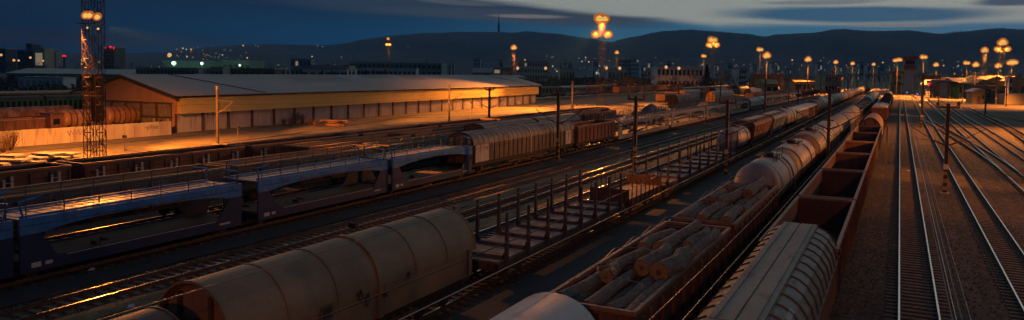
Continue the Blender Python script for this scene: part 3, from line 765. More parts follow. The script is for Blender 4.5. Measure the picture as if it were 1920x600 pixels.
def roof_hopper(root, L):
    """the ribbed wagon with the folding roof in the foreground"""
    h = 1.47; zc = 2.75
    pr = [(-h, 1.2), (-h, zc), (-1.37, 3.12), (-1.16, 3.42), (-.92, 3.60), (-.62, 3.72), (.62, 3.72), (.92, 3.60), (1.16, 3.42), (1.37, 3.12), (h, zc), (h, 1.2)]
    b = MB(); b.prism(pr, 0, L); b.build('body', 'hopper_flank', root)
    b = MB()
    for s_ in (-1, 1): b.box(s_ * (h + .001), s_ * (h + .03), .02, L - .02, 1.22, zc - .12)
    b.build('side_wall', 'hopper_side', root)
    b = MB()
    for y0, y1 in ((-.05, L * .40), (L * .40 + .06, L + .05)):
        b.box(-.66, -.03, y0, y1, 3.725, 3.80); b.box(.03, .66, y0, y1, 3.725, 3.80)
        for x in (-.5, .46): b.box(x, x + .03, y0 + .1, y1 - .1, 3.802, 3.83)
        b.box(-.028, .028, y0, y1, 3.723, 3.76)
    b.build('roof_cap', 'hopper_roof', root)
    n = 22
    for i in range(n + 1):
        y = .12 + (L - .24) * i / n; b = MB()
        b.path([(.68, y, 3.735), (.94, y, 3.63), (1.18, y, 3.45), (1.40, y, 3.13), (h + .03, y, zc), (h + .045, y, zc - .12)], .032, 6)
        b.build('roof_bow', 'hopper_side', root, True)
    b = MB()
    for i in range(n):
        y = .12 + (L - .24) * i / n; d = (L - .24) / n
        b.add([(.72, y + .07, 3.705), (.72, y + d - .07, 3.705), (.93, y + d - .07, 3.618), (.93, y + .07, 3.618), (1.15, y + d - .07, 3.455), (1.15, y + .07, 3.455)], [(0, 1, 2, 3), (3, 2, 4, 5)])
    b.build('roof_panel', 'roof_grey', root)
    b = MB()
    for i in range(n):
        y = .4 + (L - .24) * i / n
        b.path([(-.80, y, 3.68), (-1.14, y, 3.50), (-1.36, y, 3.12)], .026, 5)
    b.build('roof_step', 'underframe', root)
    b = MB(); b.box(-h - .06, -h - .002, 0, L, zc - .06, zc + .05); b.box(h + .002, h + .07, 0, L, zc - .20, zc - .09); b.build('eave_beam', 'hopper_roof', root)
    b = MB()
    for i in range(n + 1):
        y = .12 + (L - .24) * i / n; b.box(h + .031, h + .08, y - .04, y + .04, 1.24, zc - .21); b.box(-h - .08, -h - .031, y - .04, y + .04, 1.24, zc - .1)
    b.build('side_rib', 'hopper_side', root)
    b = MB(); b.prism([(x * .97, z if z < 2 else z - .04) for x, z in pr], L + .001, L + .05); b.build('end_wall', 'hopper_side', root)
    b = MB()
    for y, w_ in ((L * .47, .38), (L * .49, .3)):
        b.add([(1.0, y, 3.58), (1.0, y + .5, 3.58), (1.14, y + .5, 3.478), (1.14, y, 3.478)], [(0, 1, 2, 3)])
    b.build('roof_mark', 'mark_white', root)
    frame(root, L, 1.19, 'underframe', 1.25); bogies(root, L, 2)

def coach(root, L, m='coach_green', roof='coach_roof', n=12, top=3.7, stripe=True, lit=None):
    h = 1.4
    b = MB(); b.box(-h, h, 0, L, 1.0, top - .5); b.build('body', m, root)
    b = MB(); b.prism([(-h - .02, top - .5 + .002)] + arch(h + .02, top - .42, top + .12, 10) + [(h + .02, top - .5 + .002)], -.03, L + .03); b.build('roof', roof, root, True)
    d = L / n
    for i in range(n):
        y = d * (i + .22)
        for s_ in (1,):
            f = MB(); f.box(s_ * (h + .002), s_ * (h + .03), y, y + d * .62, 1.95, top - .7); f.build('window', lit if (lit and i % 4 == 1) else 'glass', root)
    b = MB(); b.box(-h - .03, h + .03, .0, L, .98, 1.12) if False else b.box(h + .002, h + .03, .1, L - .1, 1.05, 1.15); b.build('waist_rail', roof, root)
    frame(root, L, .995, 'underframe', 1.25, False); bogies(root, L, 0)

# ------------------------------------------------------------------ warehouse
def warehouse():
    A = ground(327, 250, GZ); B = ground(1004.5, 194, GZ)
    d = (B - A); Ln = d.length; d.normalize(); rz = math.atan2(-d.x, d.y)
    DA = proj(A)[2]
    ze = atD(327, 179, DA).z; zf = atD(327, 213.5, DA).z
    Wd = 21.0
    t = thing('warehouse', 'long yellow goods warehouse with a pale low gable roof and grey bay doors', 'warehouse', (A.x, A.y, GZ), rz)
    # local frame: y along the front, x = 0 on the front, building towards -x
    ze -= GZ; zf -= GZ; zr = ze + 3.0
    b = MB(); b.box(-Wd, -.3, .3, Ln, 0, ze - .15); b.build('wall', 'wh_concrete', t)
    b = MB(); b.box(-.3, .9, .6, Ln + .2, zf, ze - .35); b.build('fascia', 'wh_yellow', t)
    b = MB(); nb = 26; d_ = Ln / nb
    k = .6
    while k < Ln: b.box(.901, .93, k, k + .06, zf + .02, ze - .37); k += .55
    b.build('fascia_seam', 'wh_yellow', t)
    for i in range(nb):
        b = MB(); y0 = i * d_ + .25; b.box(-.299, -.1, y0 + .15, y0 + d_ - .35, .05, zf - .05)
        kk = y0 + .3
        while kk < y0 + d_ - .4: b.box(-.1, -.04, kk, kk + .12, .1, zf - .15); kk += .42
        b.build('bay_door', 'wh_door', t)
        b = MB(); b.box(-.298, .15, y0 - .2, y0 + .14, 0, zf - .002); b.build('bay_post', 'under_rust', t)
    b = MB(); b.box(-.6, 1.05, .2, Ln + .1, ze - .349, ze - .06); b.build('eave_shade', 'wh_trim_shade', t)  # solid near-black strip stands in for the shaded gap under the eave
    rr = random.Random(3); k = 20.
    while k < Ln - 10:
        b = MB(); l_ = rr.uniform(2, 7); b.box(1.051, 1.10, k, min(k + l_, Ln), ze - .33, ze - .1); k += l_ + rr.uniform(.5, 6); b.build('eave_trim', 'wh_green', t)
    # roof: two pitches
    for x0, x1, nm in ((1.6, -Wd * .5, 'roof'), (-Wd * .5, -Wd - 1.2, 'roof')):
        z0 = ze - .05 if x0 > 0 else zr; z1 = zr if x0 > 0 else ze + .1
        b = MB(); b.prism([(x0, z0), (x0, z0 + .14), (x1, z1 + .14), (x1, z1)], -1.2, Ln + 1.5)
        o = b.build(nm, 'wh_roof', t)
        if x0 > 0:
            for (ya, yb, fa, fb) in ((34, 52, .55, .98), (75, 84, .6, .98), (60, 72, .72, .97), (110, 150, .75, .98)):
                p = MB(); xa = x0 + (x1 - x0) * fa; xb = x0 + (x1 - x0) * fb; za = z0 + (z1 - z0) * fa + .15; zb = z0 + (z1 - z0) * fb + .15
                q = MB(); n = 8
                for i in range(n):
                    u0 = ya + (yb - ya) * i / n; u1 = ya + (yb - ya) * (i + .9) / n
                    q.add([(xa, u0, za), (xb, u0, zb), (xb, u1, zb), (xa, u1, za)], [(0, 1, 2, 3)])
                q.build('roof_light', 'wh_roof_dark', o)
            for yq in (12, 128):
                p = MB(); p.tube((x0, yq + 6, z0 + .18), (x1, yq - 4, z1 + .18), .06, .06, 4); p.build('roof_cable', 'wire_dark', o)
    # gable end facing the camera
    b = MB(); zg = ze - 1.15
    b.add([(-Wd, .05, zg), (-.3, .05, zg), (-.3, .05, ze - .1), (-Wd * .5, .05, zr - .12), (-Wd, .05, ze), (-Wd, .299, zg), (-.3, .299, zg), (-.3, .299, ze - .1), (-Wd * .5, .299, zr - .12), (-Wd, .299, ze)],
          [(0, 1, 2, 3, 4), (9, 8, 7, 6, 5), (0, 5, 6, 1), (1, 6, 7, 2), (2, 7, 8, 3), (3, 8, 9, 4), (4, 9, 5, 0)])
    b.build('gable', 'wh_gable', t)
    b = MB(); b.prism([(1.7, ze - .30), (1.7, ze + .02), (-Wd * .5, zr + .05), (-Wd - 1.3, ze + .1), (-Wd - 1.3, ze - .2), (-Wd * .5, zr - .25)], -1.35, -1.2); b.build('barge_board', 'wh_trim_shade', t)
    b = MB()
    for i in range(7): x = -Wd + (Wd - .6) * i / 6; b.box(x - .12, x + .12, -.05, .299, 0, zg)
    for z in (zg - .05, zg * .52): b.box(-Wd, -.3, .0, .298, z - .1, z + .1)
    b.build('wall_frame', 'under_rust', t)
    b = MB(); b.box(-.8, -.0, .02, .6, 0, ze - .4); b.build('corner_post', 'wh_gable', t)
    for i, x in enumerate((-7.6, -4.3, -1.3)):
        b = MB(); b.box(x - .22, x + .22, -.10, -.06, 1.7, 2.15); b.build('warning_sign', 'mark_white', t)
    for x in (-9.0, -2.8):
        b = MB(); b.box(x - .15, x + .15, -.12, -.055, .6, 2.6); o = b.build('hazard_post', 'mast_yellow', t)
        q = MB()
        for k in range(4): q.box(x - .152, x + .152, -.125, -.054, .85 + k * .45, 1.05 + k * .45)
        q.build('hazard_stripe', 'mast_black', o)
    return t, Ln, rz
WH, WHL, WHRZ = warehouse()

# low white wall left of it
def low_wall():
    a = ground(-60, 283, GZ); b_ = ground(322, 252.5, GZ); d = b_ - a; rz = math.atan2(-d.x, d.y); Ln = d.length
    t = thing('low_wall', 'long low whitewashed concrete wall in front of the rusty tank wagons', 'wall', (a.x, a.y, GZ), rz)
    n = 9
    for i in range(n):
        b = MB(); y0 = Ln * i / n; y1 = Ln * (i + 1) / n - .05; b.box(-.2, .0, y0, y1, 0, 2.05 + .02 * (i % 3)); b.build('wall_panel', 'wall_white', t)
    rr = random.Random(9)
    for (c, w_, m) in ((Ln * .47, 2.6, 'graffiti'), (Ln * .88, 2.0, 'wall_white')):
        b = MB(); pts = []
        for k in range(15): pts.append((.012, c + w_ * (k / 14 - .5), 1.35 + .38 * math.sin(k * 2.3) + rr.uniform(-.08, .08)))
        b.path(pts, .055, 5)
        b.build('spray_mark', 'graffiti', t)
low_wall()

# things behind the low wall
def tarp_wagon(root, L):
    covered(root, L, 'rust_brown', 'tarp_rust', 'under_rust', hw=1.45, zs=2.4, zt=3.7, nr=8, joint=False, doors=False, det=0)
xa = -112.
place(tarp_wagon, ((yx(xa, 205) - yx(xa, 20, 2.5) - 2,), {}), 'covered_wagon', 'rusty white arched wagon roof at the far left behind the low wall', 'wagon', xa - 4, yx(xa, 20) - 2, 0)
y1 = yx(-107.5, 110, 2); y2 = yx(-107.5, 168, 2)
place(tank, ((y2 - y1, 'tank_orange'), dict(nb=4, det=0, r=1.4, cz=2.35, fit=False)), 'tank_barrel', 'rusty orange tank wagon left of the lattice lamp mast behind the low wall', 'tank wagon', -107.5, y1, -.2)
y1 = yx(-107.5, 192, 2); y2 = yx(-107.5, 255, 2)
place(tank, ((y2 - y1, 'tank_orange'), dict(nb=5, det=0, r=1.45, cz=2.5, fit=False)), 'tank_barrel', 'rusty orange tank wagon right of the lattice lamp mast behind the low wall', 'tank wagon', -107.5, y1, -.2)
place(gondola, ((yx(-107.5, 72, 2) - yx(-107.5, -60, 2),), dict(body='rust_brown', det=0, top=2.5)), 'gondola_wagon', 'dark brown low-sided wagon behind the left end of the low wall', 'wagon', -107.5, yx(-107.5, -60, 2), 0)
t = thing('brake_cabin', 'small bright orange-red cabin wagon end beside the left orange tank', 'wagon cabin', (-107.5, yx(-107.5, 85, 2), 0))
b = MB(); b.box(-1.2, 1.2, 0, 1.9, .9, 3.1); b.build('body', 'rust_red', t); b = MB(); b.box(1.201, 1.23, .4, 1.3, 1.6, 2.4); b.build('window', 'glass', t); b = MB(); b.box(-1.3, 1.3, -.1, 2., 3.102, 3.22); b.build('roof', 'under_rust', t)
xg = -128.
ya = yx(xg, -80, 3); yb = yx(xg, 212, 3)
L1 = (yb - ya) / 2
for i, nm in enumerate(('leftmost', 'graffiti-covered')):
    o = place(coach, ((L1 - .6,), dict(n=14, top=4.6)), 'passenger_coach', 'green passenger coach with dark windows, %s behind the rusty tanks' % ('cut by the left picture edge' if i == 0 else 'ending beside the warehouse gable'), 'passenger coach', xg, ya + i * L1, .2)
t = thing('storage_shed', 'low dark shed with an orange-lit roof edge behind the green coach', 'shed', (xg - 9, ya, GZ))
b = MB(); b.box(-5, 5, 0, yb - ya + 6, 0, 5.2); b.build('wall', 'bld_dark', t); b = MB(); b.box(-5.4, 5.6, -.5, yb - ya + 6.5, 5.202, 5.5); b.build('roof', 'coach_stripe', t)
# graffiti band along the coach
b = MB(); rr = random.Random(5)
# concrete slab pile in the lower left
for i, (px, py, n_, nm) in enumerate(((20, 306, 3, 'left'), (78, 302, 5, 'right'))):
    c = ground(px, py, GZ); t = thing('slab_pile', 'pile of pale concrete slabs on the grass, %s one behind the brown gondola' % nm, 'slab pile', (c.x, c.y, GZ), .3)
    for k in range(n_):
        b = MB(); b.at(rr.uniform(-1, 1) + k * .2, -2.2 + k * 1.3, .12 + .27 * (k % 3), rr.uniform(-.25, .25)); b.box(-1.5, 1.5, -.9, .9, 0, .2); b.build('slab', 'concrete', t)
        b = MB(); b.at(rr.uniform(-1, 1), -2 + k * 1.2, 0); b.box(-1.3, 1.3, -.2, .2, 0, .12); b.build('slab', 'concrete', t)
c = ground(622, 236, GZ); t = thing('timber_pile', 'small red-brown pile of timber on the grass near the warehouse doors', 'timber pile', (c.x, c.y, GZ), .5)
for k in range(7): b = MB(); b.at(rr.uniform(-1, 1), rr.uniform(-1.5, 1.5), .1 + .15 * k, rr.uniform(-.5, .5)); b.box(-1.8, 1.8, -.12, .12, 0, .15); b.build('beam', 'rust_red', t)

# ------------------------------------------------------------------ rows Q, P, R (open wagons on the left)
def ordw(n):
    o = ['zeroth','first','second','third','fourth','fifth','sixth','seventh','eighth','ninth','tenth','eleventh','twelfth','thirteenth','fourteenth','fifteenth','sixteenth','seventeenth','eighteenth','nineteenth']
    if n < 20: return o[n]
    t_ = ['twenty','thirty','forty','fifty','sixty'][n // 10 - 2]
    return t_[:-1] + 'ieth' if n % 10 == 0 else t_ + '-' + o[n % 10]
ORD = ['first', 'second', 'third', 'fourth', 'fifth', 'sixth', 'seventh', 'eighth', 'ninth', 'tenth', 'eleventh', 'twelfth']
q0 = 34.9 - 16.3 * 2
for i in range(8):
    place(gondola, ((15.0,), dict(body='rust_brown', inner='underframe', rim='rust_rim', det=1, white=True)), 'gondola_wagon', 'brown gondola with white side ladders, %s from the left in the farthest row' % ORD[i], 'gondola wagon', TX['Q'], yx(-51.4, 162.5, 2.94) - 16.15 + 15.9 * i - (0 if i else 0), 0, group='brown gondolas with white side ladders')
for i in range(5):
    y0 = 53.2 + 16.6 * (i - 0)
    place(gondola, ((15.8,), dict(body='rust_brown', inner='planks', rim='planks', det=1)), 'gondola_wagon', 'brown open gondola with planked inside, %s from the left in the middle open row' % ORD[i], 'gondola wagon', TX['P'], yx(-46.2, 584, 2.94) + 16.6 * (i), 0, group='middle row of open gondolas')
rs = [yx(-41.5, 448, 2.94) - 17.4, yx(-41.5, 448, 2.94), yx(-41.5, 731, 2.94)]
for i, y0 in enumerate(rs):
    place(gondola, ((16.6,), dict(body='side_brown', inner='planks', rim='planks', det=1, post=1.9)), 'gondola_wagon', 'brown open wagon lined with beige planks, %s behind the blue car carriers' % ('leftmost' if i == 0 else 'second from the left' if i == 1 else 'third from the left'), 'gondola wagon', TX['R'], y0, 0, group='plank-lined open wagons behind the car carriers')
yr = rs[2] + 18.5
for i in range(2):
    place(covered, ((14,), dict(side='side_brown', roof='roof_grey', joint=False, doors=False, nr=9, det=0, zt=3.9)), 'covered_wagon', 'old grey-roofed covered wagon, %s of two behind the white-ended wagon' % ('nearer' if i == 0 else 'farther'), 'covered wagon', TX['R'], yr + 14.8 * i, 0)
ypr = yx(-42, 1105, 3)
place(flat_wagon, ((17,), dict(n=17, stk=2.2, m='tank_grey', deckm='deck_rust')), 'stake_wagon', 'flat wagon fenced with many teal-grey stakes behind the brown gondola', 'stake wagon', TX['R'], ypr - 4, 0)
t = thing('tarped_load', 'dark blue tarpaulin heap on a wagon behind the silver car carriers', 'tarp load', (TX['P'], yx(-47, 1215, 3), 0))
def heap(L, w_, z0, hgt, seed):
    rr = random.Random(seed); b = MB(); vs = []; fs = []; nx, ny = 10, 14
    for j in range(ny + 1):
        for i in range(nx + 1):
            e = (math.sin(math.pi * i / nx) ** .6) * (math.sin(math.pi * j / ny) ** .5)
            vs.append((-w_ + 2 * w_ * i / nx, L * j / ny, z0 + hgt * e + rr.uniform(-.06, .06)))
            if i and j: k = j * (nx + 1) + i; fs.append((k - nx - 2, k - nx - 1, k, k - 1))
    return b.add(vs, fs)
heap(9, 1.45, 1.2, 2.2, 4).build('tarpaulin', 'tarp_blue', t, True)
place(flat_wagon, ((14,), dict(n=8, stk=1.6)), 'flat_wagon', 'flat wagon under the dark blue tarpaulin heap', 'flat wagon', TX['P'], yx(-47, 1215, 3) - 2, 0)
place(flat_wagon, ((14,), dict(n=12, stk=2.1, m='tank_grey')), 'stake_wagon', 'staked flat wagon left of the dark blue tarpaulin heap', 'stake wagon', TX['P'], yx(-47, 1215, 3) - 18, 0)
for i, (px, m) in enumerate(((1262, 'tarp_rust'), (1332, 'roof_grey'))):
    y0 = yx(-53, px, 3)
    place(covered, ((24 + 8 * i,), dict(side='rust_pale', roof=m, end='end_orange', joint=False, doors=False, nr=12, det=0, zt=4.3, zs=2.4)), 'covered_wagon', 'round-topped covered wagon with orange-lit flank, %s of the pair mid-yard' % ('left' if i == 0 else 'right'), 'covered wagon', -53, y0, 0)
place(covered, ((26,), dict(side='tarp_yellow', roof='wagon_white', end='tarp_yellow', joint=False, doors=False, nr=10, det=0, zt=4.3, zs=2.0)), 'covered_wagon', 'pale-roofed wagon with a glowing orange end in the far middle of the yard', 'covered wagon', -52, yx(-52, 1402, 3), 0)
for i in range(4):
    place(gondola, ((24,), dict(body='rust_pale', det=0)), 'gondola_wagon', 'far open wagon in the middle row, %s beyond the pale-roofed wagon' % ORD[i], 'gondola wagon', -48, yx(-48, 1405, 3) + 26 * i, 0, group='far open wagons mid-yard')
for i in range(4):
    place(tank, ((15, 'tank_cream'), dict(nb=3, det=0)), 'tank_wagon', 'far cream tank wagon in the middle of the yard, %s of four' % ORD[i], 'tank wagon', -58, yx(-58, 1420, 3) + 16 * i, 0, group='far cream tanks mid-yard')

# ------------------------------------------------------------------ row S: car carriers, covered wagon, gondola
XS = TX['S']
cuts = [(yx(-35.5, 34, .5) - 13.3, yx(-35.5, 26, .5), 'cut off by the left picture edge'), (yx(-35.5, 38, .5), yx(-35.5, 452, .5), 'in full at the left with dark skirt'),
        (yx(-35.5, 484, .5), yx(-35.5, 727, .5), 'middle one beside the orange gondola end'), (yx(-35.5, 735, .5), yx(-35.5, 885, .5), 'touching the white-ended covered wagon')]
for i, (a, b_, nm) in enumerate(cuts):
    Lc = round(b_ - a, 1)
    place(carrier, ((Lc,), {}), 'car_carrier', 'blue double-deck car carrier wagon, ' + nm, 'car carrier', XS, a, 0, group='blue car carriers')
def text(root, s, size, mat, loc, rot, name):
    c = bpy.data.curves.new(name, 'FONT'); c.body = s; c.size = size; c.extrude = .004; c.align_x = 'CENTER'; c.align_y = 'CENTER'
    o = bpy.data.objects.new(name, c); COL.objects.link(o); bpy.context.view_layer.update()
    dg = bpy.context.evaluated_depsgraph_get(); me = bpy.data.meshes.new_from_object(o.evaluated_get(dg)); bpy.data.objects.remove(o)
    me.materials.clear(); me.materials.append(M[mat]); q = bpy.data.objects.new(name, me); COL.objects.link(q)
    q.parent = root; q.location = loc; q.rotation_euler = rot; return q
first = [o for o in bpy.data.objects if o.get('label', '').endswith('left picture edge') and o.get('category') == 'car carrier'][0]
text(first, 'G', .55, 'end_orange', (1.53, cuts[0][1] - cuts[0][0] - .75, 2.58), (R_(90), 0, R_(90)), 'painted_letter')
ya = yx(-35.5, 888, 1.2); yb = yx(-35.5, 1077, 1.2)
o = place(covered, ((round(yb - ya, 1),), dict(nr=24)), 'covered_wagon', 'long brown ribbed covered wagon with white end doors and round grey roof', 'covered wagon', XS, ya, 0)
text(o, 'S', .5, 'mark_dark', (1.515, 2.6, 2.5), (R_(90), 0, R_(90)), 'side_letter')
yc = yx(-35.5, 1083, 2); yd = yx(-35.5, 1154, 2)
place(gondola, ((round(yd - yc, 1),), dict(body='rust_brown', rim='rust_pale', top=3.1, det=1)), 'gondola_wagon', 'short ribbed brown gondola between covered wagon and silver car carriers', 'gondola wagon', XS, yc, 0)
sil = [(1160, 1254), (1259, 1322), (1325, 1369), (1371, 1404)]
for i, (p0, p1) in enumerate(sil):
    a = yx(-35.5, p0, 1); c_ = yx(-35.5, p1, 1)
    place(carrier, ((round(c_ - a, 1),), dict(lo='silver_paint', hi='silver_paint', win=2, rail='railing', deck='silver_paint')), 'car_carrier', 'silver-grey double-deck car carrier, %s from the left' % ORD[i], 'car carrier', XS, a, 0, group='silver car carriers')
a = yx(-35.5, 1408, 1)
place(covered, ((28,), dict(side='wagon_white', roof='wagon_white', joint=False, doors=False, nr=10, det=0, zt=3.4, zs=2.3)), 'covered_wagon', 'low wagon with pale rounded load beyond the silver carriers', 'covered wagon', XS, a, 0)
for i in range(3):
    place(carrier, ((28,), dict(lo='silver_paint', hi='silver_paint', win=2, deck='silver_paint')), 'car_carrier', 'tiny silver car carrier far along the row, %s beyond the pale load' % ORD[i], 'car carrier', XS, a + 32 + 29.5 * i, 0, group='far silver car carriers')
for i in range(3):
    place(gondola, ((22,), dict(body='rust_brown', det=0)), 'gondola_wagon', 'far brown gondola at the end of the carrier row, %s of three' % ORD[i], 'gondola wagon', XS, a + 125 + 24 * i, 0, group='far gondolas after the carriers')

# ------------------------------------------------------------------ row W
XW = TX['W']
kwh = dict(side='beige_sheet', roof='beige_sheet', end='rust_pale', door='beige_sheet', hw=1.5, zs=2.25, zt=3.87, nr=12, joint=True, doors=False, hood=.16, side_ribs=False, e=2.0)
yW0 = 15.1; yW1 = yx(-16.3, 889, 1.6)
o = place(covered, ((round(yW1 - yW0, 2),), kwh), 'covered_wagon', 'large beige round-topped covered wagon in the foreground with dark scrawls', 'covered wagon', XW, yW0, 0)
LW = yW1 - yW0
b = MB(); b.box(1.53, 1.56, 3.7, 4.3, 1.9, 2.4); b.build('label_board', 'hopper_side', o); b = MB(); b.box(1.561, 1.57, 3.8, 4.2, 1.98, 2.32); b.build('notice', 'mark_dark', o)
b = MB(); rr = random.Random(2)
for c0, z0, s_ in ((5.7, 2.25, .28), (6.1, 2.0, .3), (8.6, 2.3, .18)):
    b.path([(1.555 - max(0, (z0 + s_ * math.sin(k * 1.9) * .8 - 2.3)) * .12, c0 + s_ * math.cos(k * 1.3) * (.3 + .05 * k), z0 + s_ * math.sin(k * 1.9) * .8) for k in range(9)], .016, 5)
b.build('spray_scrawl', 'mark_dark', o)
b = MB()
for y in (LW * .5 + .14, LW - .75): b.tube((1.56, y, 1.25), (1.56, y, 2.35), .03, .03, 6)
for y in (LW * .5 + .05,): b.box(1.62, 1.68, y, y + .16, 1.9, 2.05)
b.build('lock_bar', 'underframe', o)
kwh2 = dict(kwh); kwh2.update(z0=1.45, side='brown_hood', roof='brown_hood')
place(covered, ((12.6,), kwh2), 'covered_wagon', 'dark brown round-topped covered wagon cut by the bottom edge left of the beige one', 'covered wagon', XW, 14.1 - 12.6, -.45)
ys0 = yx(-16.2, 953, 1.15) - .8; ys1 = yx(-16.2, 1166, 1.15) + .8
place(stake_wagon, ((round(ys1 - ys0, 1),), {}), 'stake_wagon', 'empty brown flat wagon with sixteen tall tapered stakes behind the beige wagon', 'stake wagon', XW, ys0, 0)
yf0 = ys1 + 1.1; yf1 = yx(-16.2, 1243, 1.15)
place(flat_wagon, ((round(yf1 - yf0, 1),), dict(deckm='planks', n=8)), 'flat_wagon', 'flat wagon with pale deck and thin short stakes between the two stake wagons', 'flat wagon', XW, yf0, 0)
yg0 = yf1 + 1.0; yg1 = yx(-19.1, 1343, 2.6) - 1.2
place(stake_wagon, ((round(yg1 - yg0, 1),), dict(n=9, H=2.3, thin=False)), 'stake_wagon', 'stake wagon coupled just before the small white tank wagon', 'stake wagon', XW, yg0, 0)
def seq(X, z, items):
    """items: (px of the near end, px of the far end, builder, kwargs, name, label, category)"""
    for (p0, p1, fn, pre, kw, nm, lb, ct) in items:
        a = yx(X, p0, z); c_ = yx(X, p1, z)
        place(fn, ((round(c_ - a, 1),) + pre, kw), nm, lb, ct, X, a, 0)
# row W beyond the stakes
a0 = yg1 + 1.2
def putW(L, fn, pre, kw, nm, lb, ct, gap=1.2, X=XW, group=None):
    global a0
    place(fn, ((L,) + pre, kw), nm, lb, ct, X, a0, 0, group=group); a0 += L + gap
putW(8.0, tank, ('tank_white',), dict(nb=2, det=1, two_axle=True, r=1.32, cz=2.25), 'tank_wagon', 'small white tank wagon behind the last stakes', 'tank wagon')
putW(15.8, hopper, ('rust_red', 'rust_red'), dict(marks=True), 'hopper_wagon', 'red-brown hopper wagon with slanting sides behind the white tank', 'hopper wagon')
putW(14.5, hopper, ('wagon_bluegrey', 'wagon_grey'), dict(marks=True), 'hopper_wagon', 'blue-grey hopper wagon behind the red-brown one', 'hopper wagon')
putW(12.5, tank, ('tank_grey',), dict(nb=4, det=0, r=1.55, cz=2.7), 'tank_wagon', 'grey ribbed tank wagon behind the blue-grey hopper', 'tank wagon')
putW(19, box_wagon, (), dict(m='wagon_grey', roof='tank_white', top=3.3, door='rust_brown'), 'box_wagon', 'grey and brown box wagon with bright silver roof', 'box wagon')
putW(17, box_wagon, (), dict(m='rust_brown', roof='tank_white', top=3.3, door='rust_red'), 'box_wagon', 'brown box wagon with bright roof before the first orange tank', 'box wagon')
putW(15, tank, ('tank_orange',), dict(nb=3, det=0, r=1.6, cz=2.7), 'tank_wagon', 'large orange-lit tank wagon leading the long far tank row', 'tank wagon')
for i in range(16):
    putW(15, tank, (('tank_cream', 'tank_silver', 'tank_brown', 'tank_cream')[i % 4],), dict(nb=3, det=0, r=1.55, cz=2.7, fit=False), 'tank_wagon', 'far tank wagon, %s beyond the orange tank in the long curved-looking row' % (ORD + ['thirteenth', 'fourteenth', 'fifteenth', 'sixteenth'])[i], 'tank wagon', group='long far row of tank wagons')
for i in range(4): putW(16, gondola, (), dict(body='rust_brown', det=0), 'gondola_wagon', 'far dark gondola at the tail of the tank row, %s of four' % ORD[i], 'gondola wagon', group='gondolas at the tail of the tank row')

# ------------------------------------------------------------------ row Y: white tank, log wagons, tanks
XY = TX['Y']
place(tank, ((13, 'tank_white'), dict(nb=0, fit=False)), 'tank_wagon', 'smooth white tank wagon cut by the bottom edge before the logs', 'tank wagon', XY, 19.4 - 13, 0)
yl = yy(-6.67, 590, 2.94); LG = 14.0
LOGW = []
for i in range(2):
    place(gondola, ((LG,), dict(body='rust_brown', rim='rust_rim', top=2.9)), 'log_wagon', 'brown open wagon loaded with logs, %s' % ('nearer of the two' if i == 0 else 'farther of the two, touching the silver tank'), 'log wagon', XY, yl + i * 15.1, 0)
    LOGW.append(yl + i * 15.1)
def log(x, y, z, L, r, yaw, pitch, label, dark=False, fork=False, seed=0):
    rr = random.Random(seed); t = thing('log', label, 'log', (x, y, z), yaw); t.rotation_euler = Matrix.Rotation(yaw, 3, 'Z').to_4x4().__matmul__(Matrix.Rotation(pitch, 4, 'X')).to_euler()
    b = MB(); n = 18; st = 16; vs = []; fs = []
    ph = rr.uniform(0, 6); bx = rr.uniform(-.12, .12); bz = rr.uniform(-.04, .06)
    kn = [(rr.uniform(.1, .9), rr.uniform(0, 6.28), rr.uniform(.10, .25)) for _ in range(4)]
    for j in range(st + 1):
        u = j / st; yy_ = L * u; rad = r * (1.08 - .22 * u)
        cx = bx * math.sin(u * math.pi) + .04 * math.sin(u * 7 + ph); cz_ = bz * math.sin(u * math.pi)
        for i in range(n):
            a = 2 * math.pi * i / n; q = 1 + .05 * math.sin(2 * a + ph) + .035 * math.sin(5 * a + u * 9 + ph) + rr.uniform(-.02, .02)
            for ku, ka, ks in kn: q += ks * math.exp(-((u - ku) * 9) ** 2) * max(0, math.cos(a - ka)) ** 6
            vs.append((cx + math.cos(a) * rad * q, yy_, cz_ + math.sin(a) * rad * q))
            if j: k = j * n + i; k2 = j * n + (i + 1) % n; fs.append((k - n, k, k2, k2 - n))
    b.add(vs, fs); b.add(vs[:n], [tuple(range(n))]); b.add(vs[-n:], [tuple(range(n))[::-1]])
    b.build('trunk', 'bark_dark_shade' if dark else 'bark', t, True)
    for idx, yo in ((0, -.012), (st, .012)):
        ring = [Vector(p) for p in vs[idx * n:(idx + 1) * n]]; c = sum(ring, Vector()) / n
        q = MB(); q.add([(*(c + (p - c) * .93).xy, p.z * .93 + c.z * .07) for p in ring], [tuple(range(n)) if yo < 0 else tuple(range(n))[::-1]])
        for i_, v in enumerate(q.v): q.v[i_] = (v[0], v[1] + yo, v[2])
        o = q.build('cut_end', 'cut_wood', t)
        q = MB(); q.add([(c.x + (p.x - c.x) * .28, p.y + yo * 1.6, c.z + (p.z - c.z) * .28) for p in ring], [tuple(range(n)) if yo < 0 else tuple(range(n))[::-1]]); q.build('heartwood', 'cut_heart', o)
    if fork:
        for sgn, l_ in ((1, .7), (-1, .5)):
            q = MB(); p0 = Vector((0, L * .16, .1)); p1 = Vector((sgn * .34, L * .16 - l_ * .8, .18)); q.tube(p0, p1, r * .6, r * .42, 12); q.build('branch_stub', 'bark', t, True)
            q = MB(); q.tube(p1, p1 + (p1 - p0).normalized() * .01, r * .38, r * .38, 12); q.build('cut_end', 'cut_wood', t)
    return t
